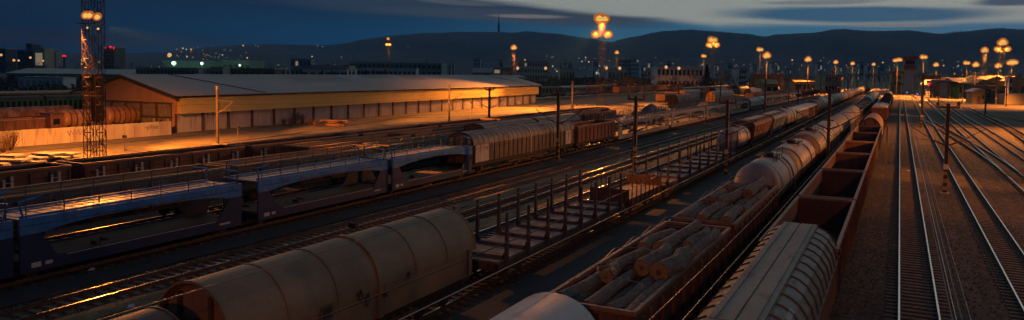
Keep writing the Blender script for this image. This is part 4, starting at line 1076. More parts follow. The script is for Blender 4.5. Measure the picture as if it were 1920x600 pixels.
LOGS = [
 (0, -1.12, .6, 2.80, -.72, 5.4, 3.0, .25, 0, 'long bark-covered log lying against the left side of the nearer wagon'),
 (0, -.22, .45, 2.78, -.02, 4.3, 2.95, .22, 0, 'log with orange cut end, second from the left at the near end'),
 (0, .52, .5, 2.72, .70, 5.0, 2.85, .23, 0, 'log with round orange end, third from the left at the near end'),
 (0, 1.10, .35, 2.72, 1.16, 5.2, 2.85, .21, 0, 'rightmost near log resting along the right rim of the nearer wagon'),
 (0, -.50, 2.9, 3.12, -.28, 6.6, 3.25, .22, 2, 'forked log with two sawn stubs in the middle of the nearer wagon'),
 (0, .34, 4.4, 3.18, .50, 7.2, 3.30, .27, 0, 'log with pale round end in the middle of the nearer wagon'),
 (0, 1.02, 4.2, 3.14, 1.22, 7.4, 3.18, .34, 0, 'thickest log with a cracked dark heart, right middle of the nearer wagon'),
 (0, -.62, 7.5, 3.16, -.32, 10.8, 3.2, .23, 0, 'leftmost log of the far stack in the nearer wagon'),
 (0, .08, 7.3, 3.28, .42, 12.0, 3.4, .25, 0, 'raised long log, second from the left in the far stack of the nearer wagon'),
 (0, .52, 7.9, 2.98, .60, 9.8, 3.0, .18, 0, 'small low log in the far stack of the nearer wagon'),
 (0, .92, 8.5, 3.18, 1.02, 11.6, 3.22, .22, 0, 'slim log with bright end, third in the far stack of the nearer wagon'),
 (0, 1.22, 8.0, 3.02, 1.25, 12.3, 3.1, .21, 0, 'rightmost log of the far stack in the nearer wagon'),
 (0, -.95, 4.6, 3.05, .05, 7.4, 3.05, .17, 1, 'dark slanting log crossing the middle of the nearer wagon'),
 (0, -.1, 5.0, 2.85, .2, 8.0, 2.95, .19, 1, 'shadowed log beneath the pale-ended one in the nearer wagon'),  # its shadow is put into the darker bark
 (1, -1.12, .3, 2.92, -1.02, 4.6, 2.98, .25, 0, 'leftmost near log in the farther wagon'),
 (1, -.72, .5, 2.85, -.66, 4.6, 2.9, .20, 0, 'second near log from the left in the farther wagon'),
 (1, -.16, .2, 3.02, .10, 4.4, 3.2, .25, 0, 'third near log with round bright end in the farther wagon'),
 (1, .46, .35, 2.88, .50, 4.6, 2.95, .26, 1, 'dark mottled near log right of the middle in the farther wagon'),
 (1, .98, .25, 3.02, .96, 3.6, 3.12, .26, 0, 'short thick near log at the right rim of the farther wagon'),
 (1, -.62, 4.5, 3.20, -.42, 8.0, 3.3, .26, 0, 'log with glowing orange end high on the left of the farther wagon'),
 (1, .00, 3.8, 3.28, .62, 8.6, 3.45, .24, 0, 'bent log on top in the middle of the farther wagon'),
 (1, .75, 4.4, 3.0, .9, 8.2, 3.05, .21, 1, 'dark log under the top ones in the farther wagon'),
 (1, 1.20, 3.6, 3.0, 1.22, 6.9, 3.06, .21, 0, 'slim pale log by the right rim midway along the farther wagon'),
 (1, -.32, 7.6, 3.44, .20, 9.9, 3.4, .27, 0, 'big log with bright orange end at the far left of the farther wagon'),
 (1, .30, 8.2, 3.15, .55, 11.4, 3.25, .23, 1, 'dark log in the far middle of the farther wagon'),
 (1, .80, 6.9, 3.42, 1.02, 11.4, 3.62, .26, 0, 'topmost far log leaning towards the silver tank'),
 (1, 1.22, 7.4, 3.02, 1.24, 11.2, 3.08, .2, 0, 'rightmost far log along the rim of the farther wagon'),
 (1, -1.05, 5.2, 2.95, -.95, 9.4, 3.0, .2, 1, 'shaded log by the left rim midway along the farther wagon'),  # shade by the rim comes from the darker bark colour
]
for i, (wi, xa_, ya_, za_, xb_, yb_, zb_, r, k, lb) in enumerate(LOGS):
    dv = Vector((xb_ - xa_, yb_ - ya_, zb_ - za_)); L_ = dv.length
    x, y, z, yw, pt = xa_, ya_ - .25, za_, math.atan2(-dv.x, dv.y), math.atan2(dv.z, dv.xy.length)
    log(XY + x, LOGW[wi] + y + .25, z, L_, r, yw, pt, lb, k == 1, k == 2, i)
for wi in range(2):
    names = ['leftmost', 'second', 'third', 'fourth', 'fifth', 'rightmost']
    for st in range(2):
        for i in range(6):
            log(XY - 1.17 + .468 * i, LOGW[wi] + .5 + st * 6.7 + .25 * ((i * 7) % 3 - 1), 2.52 + .07 * (i % 2), 6.1, .19 + .02 * (i % 3), 0, 0, 'dark lower log under the %s stack of the %s wagon, %s' % (('near', 'far')[st], ('nearer', 'farther')[wi], names[i]), True, False, 100 + i + wi * 12 + st * 6)  # buried logs get darker bark in place of shade in the stack
k = 0
for wi in range(2):
    for j, yo in enumerate((2.1, 4.2, 5.4, 7.6, 9.9, 12.2)):
        b = MB(); pts = [(XY - 1.5, LOGW[wi] + yo, 3.02)] + [(XY + x, LOGW[wi] + yo + .03 * x, 3.32 + .18 * math.cos(x * 1.1) + (.14 if yo > 5 else -.12) + .05 * wi) for x in (-1.0, -.5, 0, .5, 1.0)] + [(XY + 1.5, LOGW[wi] + yo + .1, 3.02)]
        b.path(pts, .012, 4)
        tag(b.build('lashing_wire', 'wire'), 'thin wire lashed over the logs, %s from the near end of the %s wagon' % (ORD[j], ('nearer', 'farther')[wi]), 'lashing wire', 'lashing wires over the logs')
a0 = LOGW[1] + LG + 1.1
T_ = [(10.4, 'tank_silver', dict(nb=3, r=1.5, cz=2.68, dark_end='tank_grey'), 'silver tank wagon with dark pipes on top right behind the logs'),
      (13.0, 'tank_cream', dict(nb=2, r=1.5, cz=2.65, dark_end='under_rust'), 'cream tank wagon with hatch and curved ladder, second behind the logs'),
      (13.5, 'tank_brown', dict(nb=2, r=1.62, cz=2.7, dark_end='under_rust'), 'wide brown tank wagon with walkway, third behind the logs')]
for L_, m, kw, lb in T_:
    putW(L_, tank, (m,), kw, 'tank_wagon', lb, 'tank wagon', X=XY, gap=1.0)
def roof8(root, L):
    h = 1.45; pr = [(-h, 1.2), (-h, 3.0), (-.75, 3.95), (.75, 3.95), (h, 3.0), (h, 1.2)]
    b = MB(); b.prism(pr, 0, L); b.build('body', 'tank_cream', root)
    b = MB(); b.prism([(-.76, 3.952), (.76, 3.952), (.76, 4.0), (-.76, 4.0)], -.04, L + .04); b.build('roof_cap', 'hopper_roof', root)
    b = MB()
    for i in range(8): y = .1 + (L - .2) * i / 7; b.path([(.78, y, 3.97), (h + .03, y, 3.0), (h + .03, y, 1.25)], .03, 5)
    b.build('side_rib', 'hopper_side', root); frame(root, L, 1.19, 'underframe', 1.25, False); bogies(root, L, 0)
putW(17, roof8, (), {}, 'hopper_wagon', 'pale angular wagon with flat-topped roof behind the brown tank', 'hopper wagon', X=XY)
for i in range(3):
    putW(18, covered, (), dict(side='side_brown', roof='roof_grey', end='under_rust', joint=False, doors=False, nr=9, det=0, zs=2.3, zt=4.1, e=2.0), 'covered_wagon', 'grey round-topped wagon with dark hoops, %s of three behind the angular wagon' % ORD[i], 'covered wagon', X=XY, group='hooped grey wagons')
for i in range(4):
    putW(16, gondola, (), dict(body='rust_red', det=0, load='sand' , fillz=2.5), 'gondola_wagon', 'open wagon heaped with orange-lit gravel, %s of four' % ORD[i], 'gondola wagon', X=XY, group='gravel-loaded wagons')
for i in range(5):
    putW(16, tank, ('tank_cream',), dict(nb=3, det=0, r=1.5, cz=2.6, fit=False), 'tank_wagon', 'far cream tank beyond the gravel wagons, %s of five' % ORD[i], 'tank wagon', X=XY, group='far cream tanks beyond the gravel')

# ------------------------------------------------------------------ row Z: roof hopper, gondolas
XZ = TX['Z']
yZ = yy(-3.5, 421, 3.75)
LZ = 24.0
place(roof_hopper, ((LZ,), {}), 'hopper_wagon', 'ribbed grey folding-roof hopper wagon in the lower right foreground', 'hopper wagon', XZ, yZ - LZ, 0)
gy = [yy(-2.05, p, 2.94) for p in (380, 324.9, 291.5, 268.8, 251.3, 238.5)]
for i in range(6):
    far = gy[i]; near = far - 13.4 if i == 0 else gy[i - 1] + .62
    place(gondola, ((round(far - near, 1),), dict(body='rust_brown', rim='rust_rim')), 'gondola_wagon', 'empty rusty gondola, %s behind the folding-roof hopper' % ORD[i], 'gondola wagon', XZ, near, 0, group='empty gondolas behind the hopper')
a0 = gy[5] + 1.2
putW(16, covered, (), dict(side='rust_pale', roof='rust_pale', end='rust_pale', joint=False, doors=False, nr=7, det=0, zs=2.2, zt=4.1, e=2.0, side_ribs=False), 'covered_wagon', 'pale rust round-topped wagon after the six empty gondolas', 'covered wagon', X=XZ)
yw = yy(-3.5, 198.5, 3.9); a0 = max(a0, yw)
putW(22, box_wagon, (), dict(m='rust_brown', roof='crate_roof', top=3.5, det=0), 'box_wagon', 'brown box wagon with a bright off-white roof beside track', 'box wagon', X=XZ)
for i in range(5): putW(18, gondola, (), dict(body='rust_brown', det=0), 'gondola_wagon', 'dark open wagon beyond the white-roofed box wagon, %s of five' % ORD[i], 'gondola wagon', X=XZ, group='dark gondolas beyond the box wagon')
putW(30, covered, (), dict(side='tank_cream', roof='tank_cream', end='rust_brown', joint=False, doors=False, nr=6, det=0, zs=2.6, zt=4.2), 'covered_wagon', 'last pale arched wagon at the far end of the gondola train', 'covered wagon', X=XZ)

# ------------------------------------------------------------------ far rows behind the warehouse
xf = -118.
oldc = [('rust_brown', 'coach_roof'), ('coach_green', 'bld_white'), ('wagon_bluegrey', 'tank_grey'), ('rust_pale', 'end_orange'), ('side_brown', 'coach_roof')]
p = [1009, 1048, 1070, 1094, 1119, 1150]
for i in range(5):
    a = yx(xf, p[i], 1); c_ = yx(xf, p[i + 1] - 2, 1)
    place(coach, ((round(c_ - a, 1),), dict(m=oldc[i][0], roof=oldc[i][1], n=6, top=4.3)), 'old_coach', ['dark rust old coach beside the warehouse end', 'old coach with a pale rounded roof', 'pale blue-grey old coach', 'rusty old coach with orange roof edge', 'dark brown old coach by the tall lamp tower'][i], 'old coach', xf, a, 0)
xo = -112.
a = yx(xo, 1155, 2)
for i in range(12):
    place(gondola, ((26.,), dict(body=('rust_red', 'rust_pale', 'rust_brown')[i % 3], det=0, top=3.4, post=2.4)), 'gondola_wagon', 'far orange-brown ribbed gondola, %s from the tall lamp tower in the back row' % ORD[i], 'gondola wagon', xo - i * .8, a + i * 27.5, 0, group='back row of orange gondolas')
for i in range(12):
    place(box_wagon, ((26.,), dict(m=('rust_brown', 'side_brown', 'rust_red')[i % 3], roof='roof_grey', top=3.4, det=0)), 'box_wagon', 'distant dark box wagon, %s in the row behind the orange gondolas' % ORD[i], 'box wagon', -85, 330 + i * 27.5, 0, group='distant dark box wagons')
for i in range(10):
    place((gondola, covered)[i % 2], ((24.,), dict(det=0) if i % 2 == 0 else dict(joint=False, doors=False, nr=8, det=0)), 'gondola_wagon' if i % 2 == 0 else 'covered_wagon', 'distant wagon, %s beyond the pair of round-topped wagons' % ORD[i], 'wagon', -68, 240 + i * 25.5, 0, group='distant mixed wagons')

# ------------------------------------------------------------------ buildings
def bld(px0, px1, pyt, D, dep, wall, label, name='building', cat='building', roof='bld_roof', floors=0, cols=0, win='glass', lit=0, pitched=0., rise=None, x3=0):
    a = atD(px0, 142, D); c = atD(px1, 142, D); W_ = (c - a).length; h = atD((px0 + px1) / 2, pyt, D).z - GZ
    rz = R_(26.75)
    t = thing(name, label, cat, ((a.x + c.x) / 2, (a.y + c.y) / 2, GZ), rz)
    b = MB(); hh = h - (pitched or 0); b.box(-W_ / 2, W_ / 2, 0, dep, 0, hh); b.build('wall', wall, t)
    b = MB()
    if pitched: b.prismx([(-.6, hh + .01), (-.6, hh + .25), (dep / 2, h), (dep + .6, hh + .25), (dep + .6, hh + .01)], -W_ / 2 - .6, W_ / 2 + .6)
    else: b.box(-W_ / 2 - .25, W_ / 2 + .25, -.25, dep + .25, hh + .01, hh + max(.4, D * .0012))
    b.build('roof', roof, t)
    if floors:
        fh = hh / floors; cw = W_ / cols; rr = random.Random(int(px0))
        for f in range(floors):
            for i in range(cols):
                x = -W_ / 2 + cw * (i + .2); z = fh * (f + .32)
                b = MB(); b.box(x, x + cw * .62, -.12, -.01, z, z + fh * .5)
                b.build('window', 'lit_window' if rr.random() < lit else win, t)
    return t
bld(33, 70, 95, 950, 40, 'bld_dark', 'dark stepped block at the far left skyline', floors=4, cols=5)
bld(50, 60, 83, 1000, 20, 'bld_dark', 'narrow dark tower block at the far left skyline', floors=6, cols=2)
t = bld(63, 84, 91, 940, 20, 'bld_cream', 'floodlit cream building on the far left skyline', floors=1, cols=1, win='lit_panel')  # floodlit front imitated by one emissive pane built as a window
bld(90, 96, 95, 1000, 20, 'bld_dark', 'small dark block between lit building and chimney', floors=2, cols=2)
bld(99, 106, 98, 1000, 20, 'bld_grey', 'tiny building with a lit strip left of the red-lamped chimney', floors=1, cols=2, win='lit_panel')
bld(0, 11, 92, 900, 20, 'bld_dark', 'dark block at the very left edge of the skyline', floors=4, cols=3)
bld(195, 214, 89, 800, 24, 'bld_dark', 'dark tower block with red roof lamps right of the lattice mast', floors=8, cols=4, lit=.04)
bld(12, 240, 129, 430, 40, 'bld_grey', 'long low grey shed with a bluish roof at the left', roof='bld_roof', pitched=3., floors=1, cols=12)
bld(34, 118, 146, 300, 9, 'bld_white', 'low pale wall-like store below the long grey shed', floors=1, cols=7, win='bld_roof')
bld(230, 256, 143, 300, 12, 'bld_grey', 'small pale hut left of the warehouse ridge', floors=1, cols=2)
bld(255, 372, 128, 390, 20, 'bld_grey', 'grey two-storey workshop with rows of windows above the warehouse roof', floors=2, cols=18)
bld(305, 425, 116, 560, 40, 'bld_green', 'long teal floodlit hall behind the workshop', floors=1, cols=6, win='bld_green')
bld(416, 470, 115, 540, 30, 'bld_green', 'right wing of the teal hall with dark pillars', floors=1, cols=5, win='bld_dark')
for px in (403, 417, 430, 443):
    pass
bld(395, 418, 127, 400, 10, 'bld_grey', 'pale stair block joined to the workshop', floors=1, cols=3)
bld(357, 378, 141, 300, 6, 'bld_white', 'small light-blue cabin behind the warehouse ridge', floors=1, cols=4)
bld(420, 515, 129, 430, 20, 'bld_dark', 'dark low hall right of the stair block', floors=1, cols=8)
bld(565, 650, 130, 430, 30, 'bld_white', 'pale low hall with small windows behind the conifers', floors=1, cols=6)
bld(583, 655, 124, 480, 20, 'bld_cream', 'flat yellowish hall above the pale low hall', floors=1, cols=1)
bld(655, 790, 118.5, 560, 40, 'bld_green', 'wide pale green factory with a strip of windows', floors=3, cols=16)
bld(790, 828, 120, 540, 40, 'bld_green', 'right end block of the pale green factory', floors=3, cols=4)
bld(660, 780, 128, 500, 14, 'bld_white', 'low white annexe in front of the pale green factory', floors=1, cols=14)
bld(545, 583, 112, 900, 20, 'bld_grey', 'small distant grey house group left of the hillside', floors=2, cols=5, lit=.15)
bld(887, 922, 127, 520, 20, 'shed_yellow', 'olive gabled shed between factory and lit sign', pitched=3.5, floors=1, cols=3, roof='bld_roof')
bld(926, 962, 128, 520, 20, 'bld_grey', 'low grey building below the lit billboard', floors=1, cols=4)
bld(888, 901, 110.5, 1300, 20, 'bld_white', 'distant pale tower block above the olive shed', floors=5, cols=4)
t = thing('billboard', 'glowing cream billboard on two posts left of the white office block', 'billboard', atD(932, 142, 510) - Vector((0, 0, 10)), R_(26.75))
zb = atD(932, 121.5, 510).z
b = MB(); b.box(-1.8, 1.8, -.2, .2, zb - 2.3, zb); b.build('panel', 'lit_panel', t); b = MB(); b.box(-1.5, -1.2, -.1, .1, 0, zb - 2.3); b.box(1.2, 1.5, -.1, .1, 0, zb - 2.3); b.build('post', 'mast_steel', t)
bld(968, 983, 115.5, 520, 24, 'bld_white', 'white windowless stair tower of the office block', floors=4, cols=1)
bld(983, 1027, 116.5, 515, 24, 'bld_white', 'white four-storey office block with dark square windows', floors=4, cols=9, win='glass', lit=.05)
bld(1050, 1078, 130, 620, 20, 'bld_white', 'low white house right of the office block', floors=1, cols=5, lit=.1)
bld(1140, 1176, 130, 560, 20, 'bld_white', 'low pale building behind the tall lamp tower', floors=1, cols=5)
bld(1158, 1182, 112, 1100, 20, 'bld_grey', 'distant grey slab block left of the far white office', floors=5, cols=6, lit=.06)
bld(1180, 1197, 111, 1100, 20, 'bld_white', 'distant pale slab block near the valley', floors=5, cols=4, lit=.06)
bld(1232, 1318, 127, 460, 20, 'bld_white', 'long white two-storey office with a light roof band', floors=2, cols=11, roof='bld_white')
bld(1372, 1387, 131, 470, 20, 'bld_grey', 'grey flank block joined to the pale house', floors=3, cols=2)
bld(1386, 1399, 130, 440, 16, 'bld_white', 'pale tall house with small windows right of the twin lamps', floors=4, cols=3)
bld(1437, 1460, 149, 330, 14, 'tarp_yellow', 'bright yellow-orange tent shed in the middle distance', name='tent_shed', cat='shed', roof='tarp_yellow', pitched=2.2, floors=1, cols=2)
bld(1490, 1528, 145, 420, 16, 'bld_cream', 'low orange-lit house with a pale tiled roof', pitched=2.5, floors=1, cols=5, roof='roof_tile')
bld(1548, 1578, 141.5, 430, 16, 'bld_cream', 'cream two-storey house catching orange lamp light', floors=2, cols=5)
bld(1410, 1470, 139, 420, 4, 'mast_steel', 'long low signal gantry roof in the middle distance', floors=0)
rr = random.Random(21)
for i in range(44):
    px = rr.uniform(1040, 1700) if i % 4 else rr.uniform(540, 1040); D = rr.uniform(1250, 1900); py = rr.uniform(112, 130)
    if i % 4 == 0: py = rr.uniform(114, 126)
    a = atD(px, 134, D)
    o = bld(px, px + rr.uniform(3, 9), py + (4 if px > 1300 else 0), D, 14, rr.choice(['bld_white', 'bld_grey', 'bld_cream', 'bld_white']), 'small distant town house among others at the foot of the hills', name='town_house', cat='house', floors=2, cols=2, lit=.15, roof='roof_tile')
    o['group'] = 'distant town houses'
# chimney with a red lamp
t = thing('chimney', 'slim chimney with a glowing red top on the left skyline', 'chimney', atD(121, 142, 900) - Vector((0, 0, 10)), 0)
zt = atD(121, 85, 900).z
b = MB(); b.lathez([(1.6, 0), (1.1, zt - 1)], 10); b.build('shaft', 'bld_dark', t); b = MB(); b.lathez([(1.9, zt - 1), (2.2, zt), (1.6, zt + 1.0)], 10); b.build('lamp', 'lens_red', t)
for k, (px, py) in enumerate(((197, 90), (207, 88.5), (213, 90))):
    t = thing('warning_lamp', 'small red warning lamp on the tower block roof, %s' % ('left', 'middle', 'right')[k], 'lamp', atD(px, py + .6, 795)); b = MB(); b.lathez([(.3, -1.2), (.3, -.2), (.8 if k != 1 else 1.2, 0), (.8 if k != 1 else 1.2, 1.2), (.2, 1.6)], 8); b.build('glass', 'lens_red', t)
# television tower on the ridge
ba = atD(935, 61, 4180); t = thing('television_tower', 'slender television tower with a needle antenna on the ridge', 'tower', (ba.x, ba.y, ba.z - 6))
s = 4180 / 1440
b = MB(); b.lathez([(2.5 * s, 0), (1.9 * s, 5 * s), (1.6 * s, 8 * s)], 10); b.build('base', 'bld_dark', t)
b = MB(); b.lathez([(1.7 * s, 8 * s + .1), (2.5 * s, 10 * s), (2.3 * s, 14 * s), (1.7 * s, 16 * s), (1.9 * s, 17 * s), (1.2 * s, 22 * s)], 10); b.build('pod', 'bld_dark', t)
b = MB(); b.lathez([(.9 * s, 22 * s), (.55 * s, 28 * s), (.5 * s, 34 * s), (.15 * s, 37 * s)], 8); b.build('antenna', 'bld_dark', t)

# signal tower on the right
def signal_tower():
    D = 430; c = atD(1694, 142, D); sc = D / 1440
    t = thing('signal_tower', 'tall signal tower with an overhanging lookout and a lower cabin beside the tracks', 'signal tower', (c.x, c.y, GZ), R_(26.75) * .3)
    zz = lambda py: atD(1700, py, D).z - GZ
    X = lambda px: (px - 1694) * sc
    b = MB(); b.box(X(1694.5), X(1712), 0, 5, 0, zz(128)); b.build('shaft', 'bld_white', t)
    b = MB(); b.box(X(1693), X(1715), -1.2, 5.6, zz(131), zz(123)); b.build('balcony', 'bld_brick', t)
    b = MB(); b.box(X(1694.5), X(1713.5), -.4, 5.2, zz(123) + .01, zz(111.5)); w1 = b.build('lookout', 'bld_grey', t)
    for i in range(3): b = MB(); x = X(1697 + 5.4 * i); b.box(x, x + X(1698.5) , -.5, -.405, zz(120), zz(114)); b.build('window', 'glass', t)
    b = MB(); b.box(X(1692.5), X(1716), -1.0, 6, zz(111.5) + .01, zz(105)); b.build('roof', 'bld_brick', t)
    b = MB(); b.box(X(1713.2), X(1715.2), -.6, 0, 0, zz(123)); b.build('corner_post', 'bld_white', t)
    b = MB(); b.box(X(1672.5), X(1691), -.5, 5, 0, zz(139)); b.build('cabin', 'bld_cream', t)
    b = MB(); b.box(X(1675.5), X(1689), -.8, -.505, zz(149), zz(141)); b.build('cabin_window', 'glass', t)
    b = MB(); b.box(X(1671.5), X(1694), -1, 5.5, zz(139) + .01, zz(133)); b.build('cabin_roof', 'bld_brick', t)
    b = MB(); b.prism([(X(1671), zz(157)), (X(1681.5), zz(152)), (X(1693), zz(157)), (X(1693), zz(158.5)), (X(1671), zz(158.5))], -3.2, -.51); b.build('porch_roof', 'bld_dark', t)
    b = MB(); b.box(X(1676), X(1678), -.9, -.503, 0, zz(160)); b.box(X(1683), X(1686), -.9, -.503, 0, zz(160)); b.build('door', 'bld_brick', t)
signal_tower()
# low station building with canopy, sheds on the right
def station():
    D = 370; sc = D / 1440; c = atD(1778, 142, D); t = thing('station_shed', 'old open station shed with a low curved pale roof and lit green interior', 'station shed', (c.x, c.y, GZ), R_(12))
    zz = lambda py: atD(1778, py, D).z - GZ
    X = lambda px: (px - 1778) * sc
    b = MB(); b.prism([(X(1744), zz(159)), (X(1750), zz(156)), (X(1768), zz(152)), (X(1790), zz(153)), (X(1806), zz(159)), (X(1806), zz(160.2)), (X(1788), zz(156)), (X(1768), zz(155)), (X(1744), zz(161))], -2, 14); b.build('canopy_roof', 'bld_dark', t)
    b = MB(); b.prism([(X(1744), zz(159) + .05), (X(1752), zz(150)), (X(1776), zz(149)), (X(1768), zz(152) + .06), (X(1750), zz(156) + .06)], 2, 14); b.build('roof', 'crate_roof', t)
    b = MB(); b.box(X(1752), X(1764), 4, 12, 0, zz(161)); b.build('wall', 'bld_grey', t)
    b = MB(); b.box(X(1782), X(1785), 3.5, 4.2, 0, zz(160)); b.box(X(1790), X(1804), 6, 12, 0, zz(160)); b.build('wall', 'tarp_yellow', t)
    b = MB(); b.box(X(1790.2), X(1803), 5.2, 5.9, 0.5, zz(161)); b.build('door', 'coach_green', t)
    for px in (1751, 1757, 1787, 1805):
        b = MB(); b.box(X(px), X(px) + .35, -1.6, -1.2, 0, zz(160.5)); b.build('post', 'mast_concrete', t)
station()
bld(1754, 1765, 143, 420, 10, 'bld_brick', 'small orange-lit brick house with a white chimney block', floors=2, cols=2, roof='roof_tile')
bld(1766, 1790, 145, 430, 12, 'bld_brick', 'long orange-lit brick house behind the station shed', floors=1, cols=5, roof='roof_tile', pitched=1.5)
bld(1796, 1822, 146, 380, 16, 'bld_grey', 'grey gabled shed with a light roof edge right of the station shed', pitched=3.2, floors=1, cols=3, roof='bld_roof')
def gable_shed(px0, px1, pyr, pye, D, dep, wall, roof, label, rz=.2):
    c = atD((px0 + px1) / 2, 142, D); sc = D / 1440; w_ = (px1 - px0) * sc / 2; zr = atD((px0 + px1) / 2, pyr, D).z - GZ; ze = atD((px0 + px1) / 2, pye, D).z - GZ
    t = thing('gabled_shed', label, 'shed', (c.x, c.y, GZ), rz)
    b = MB(); b.prism([(-w_, 0), (-w_, ze), (0, zr), (w_, ze), (w_, 0)], 0, dep); b.build('wall', wall, t)
    b = MB(); b.prism([(-w_ - .5, ze - .25), (-w_ - .5, ze + .02), (0, zr + .3), (w_ + .5, ze + .02), (w_ + .5, ze - .25), (0, zr + .02)], -.8, dep + .8); b.build('roof', roof, t)
    b = MB(); b.box(-w_ * .25, w_ * .25, -.1, -.005, 0, ze * .62); b.build('door', 'bld_brick', t)
    b = MB(); b.box(w_ * .45, w_ * .75, -.1, -.005, ze * .35, ze * .7); b.build('window', 'glass', t)
gable_shed(1826, 1849, 167, 172, 300, 8, 'shed_yellow', 'bld_white', 'small yellow shed with a white-edged roof by the sidings')
bld(1849, 1886, 163, 305, 10, 'bld_brick', 'dark red-brown flat shed right of the small yellow shed', floors=1, cols=3, win='underframe', roof='roof_tile')
gable_shed(1850, 1886, 143, 152, 380, 40, 'shed_yellow', 'roof_tile', 'orange gabled engine shed, left of the pair at the right edge')
gable_shed(1886, 1925, 143.5, 152, 370, 40, 'wh_gable', 'roof_tile', 'orange gabled engine shed, right of the pair at the right edge')
gable_shed(1830, 1862, 150, 157, 350, 20, 'bld_dark', 'bld_dark', 'dark gabled shed in front of the orange engine sheds')
bld(1848, 1868, 140, 440, 8, 'bld_grey', 'low lantern roof block with bright top, left one', roof='bld_white')
bld(1879, 1903, 140, 440, 8, 'bld_grey', 'low lantern roof block with bright top, right one', roof='bld_white')
bld(1893, 1899, 145, 330, 3, 'bld_white', 'narrow pale pillar-like building at the right edge', floors=3, cols=1)
bld(1886, 1925, 178, 290, 6, 'bld_cream', 'low pale loading platform at the right edge', floors=0)

# ------------------------------------------------------------------ trees and bushes
def clump(b, rr, c, r, n, s):
    for _ in range(n):
        u = Vector((rr.gauss(0, 1), rr.gauss(0, 1), rr.gauss(0, 1)))
        if u.length < .01: continue
        u = u.normalized() * r * rr.uniform(.4, 1.05); p = c + Vector((u.x, u.y, u.z * .8)); a = Vector((rr.uniform(-1, 1), rr.uniform(-1, 1), rr.uniform(-1, 1))).normalized() * s; d = a.orthogonal().normalized() * s * .6
        b.add([p - a, p + d, p + a, p - d], [(0, 1, 2, 3)])
def conifer(root, h, seed):
    rr = random.Random(seed); b = MB(); b.tube((0, 0, 0), (0, 0, h * .9), h * .025, h * .006, 6); b.build('trunk', 'trunk', root)
    b = MB(); k = h * .08
    while k < h:
        r = (h - k) * .27 * rr.uniform(.75, 1.1); clump(b, rr, Vector((rr.uniform(-.1, .1) * r, rr.uniform(-.1, .1) * r, k)), r + .15, int(26 * (r + .5)), .34); k += h * .055
    b.build('crown', 'crown_pine', root)
def bare_tree(root, h, seed, leafy=0):
    rr = random.Random(seed); tr = MB(); tw = MB()
    def grow(p, d, l, r, dep):
        q = p + d * l; (tr if dep < 2 else tw).tube(p, q, r, r * .65, 5 if dep < 2 else 3, False)
        if dep >= 5: return
        for _ in range(3 if dep < 4 else 2):
            nd_ = (d + Vector((rr.uniform(-1, 1), rr.uniform(-1, 1), rr.uniform(-.25, .6))) * .62).normalized(); grow(q, nd_, l * rr.uniform(.6, .85), max(.02, r * .6), dep + 1)
    grow(Vector((0, 0, 0)), Vector((0, 0, 1)), h * .24, h * .022, 0)
    tr.build('trunk', 'trunk', root); tw.build('crown', 'twigs', root)
def tree_at(px, pyt, D, kind, label, seed, group=None):
    p = atD(px, 142, D); h = atD(px, pyt, D).z - GZ
    sd = seed % 4; hh = 10.
    o = place((conifer, bare_tree)[kind], ((hh, sd), {}), ('conifer', 'bare_tree')[kind], label, 'tree', p.x, p.y, GZ, rr.uniform(0, 6), group)
    o.scale = (h / hh * (1.1 if kind == 0 else 1),) * 2 + (h / hh * (1 if kind == 0 else 1.0),); return o
for i, px in enumerate((503, 512, 532, 540, 549, 557, 565, 604, 622, 628, 634, 641, 649, 656, 663, 671, 679, 686, 693, 700, 712, 722)):
    tree_at(px, rr.uniform(129, 134), rr.uniform(350, 400), 0, 'dark conifer, %s from the left in the ragged row above the warehouse roof' % ordw(i + 1), i, 'dark conifers above the warehouse roof')
for i in range(60):
    px = 735 + i * 14 + rr.uniform(-5, 5)
    if px > 1500: break
    tree_at(px, rr.uniform(128, 140), rr.uniform(360, 500), 1, 'bare dark tree, %s from the left in the belt before the town' % ordw(i + 1), i, 'bare trees between the yard and the town')
for i in range(22):
    px = 20 + i * 24 + rr.uniform(-8, 8); tree_at(px, rr.uniform(104, 120), rr.uniform(520, 760), 1, 'bare dark tree, %s from the left on the skyline behind the sheds' % ordw(i + 1), i, 'bare trees behind the left sheds')
for i in range(26):
    px = 1510 + i * 16 + rr.uniform(-5, 5); tree_at(px, rr.uniform(118, 134), rr.uniform(480, 700), 1, 'bare tree behind the station sheds, %s from the left' % ordw(i + 1), i, 'bare trees behind the station')
tree_at(1207, 112, 330, 1, 'large bare tree lit yellow-green by a lamp near the far white office', 2)
tree_at(1180, 128, 300, 1, 'bare tree just left of the yellow-lit one', 3)
tree_at(1302, 118, 420, 1, 'bare tree between the far white office and the twin lamp towers', 1)
tree_at(1355, 116, 430, 1, 'broad bare tree right of the twin lamp towers', 2)
tree_at(1325, 120, 400, 0, 'dark conifer at the foot of the twin lamp towers', 1)
# ground cover of the woodland belt
def scrub(name, x0, x1, y0, y1, n, h, m, lbl, cat, rz=0.):
    b = MB(); r2 = random.Random(n)
    for _ in range(n):
        x = r2.uniform(x0, x1); y = r2.uniform(y0, y1); clump(b, r2, Vector((x, y, h * .4)), h * r2.uniform(.6, 1.2), 9, h * .22)
    o = b.build(name, m); o['kind'] = 'stuff'; o['label'] = lbl; o['category'] = cat; return o
scrub('undergrowth', -420, -175, 300, 700, 2600, 5., 'twigs', 'dark tangled undergrowth between the yard and the town', 'undergrowth')
scrub('undergrowth', -175, -95, 400, 760, 900, 4.5, 'twigs', 'dark brush behind the back wagon rows', 'undergrowth')
scrub('undergrowth', -460, -150, 60, 300, 1900, 3.2, 'twigs', 'low dark brush beyond the warehouse', 'undergrowth')
for o in [o for o in bpy.data.objects if o.name.startswith('undergrowth')]:
    o.location.z = GZ
wd = [(532, 225, 1.5), (545, 226, 1.9), (553, 221, 2.6), (566, 222, 2.4), (580, 224, 1.6), (593, 226, 1.4), (6, 275, 2.2), (22, 268, 2.6)]
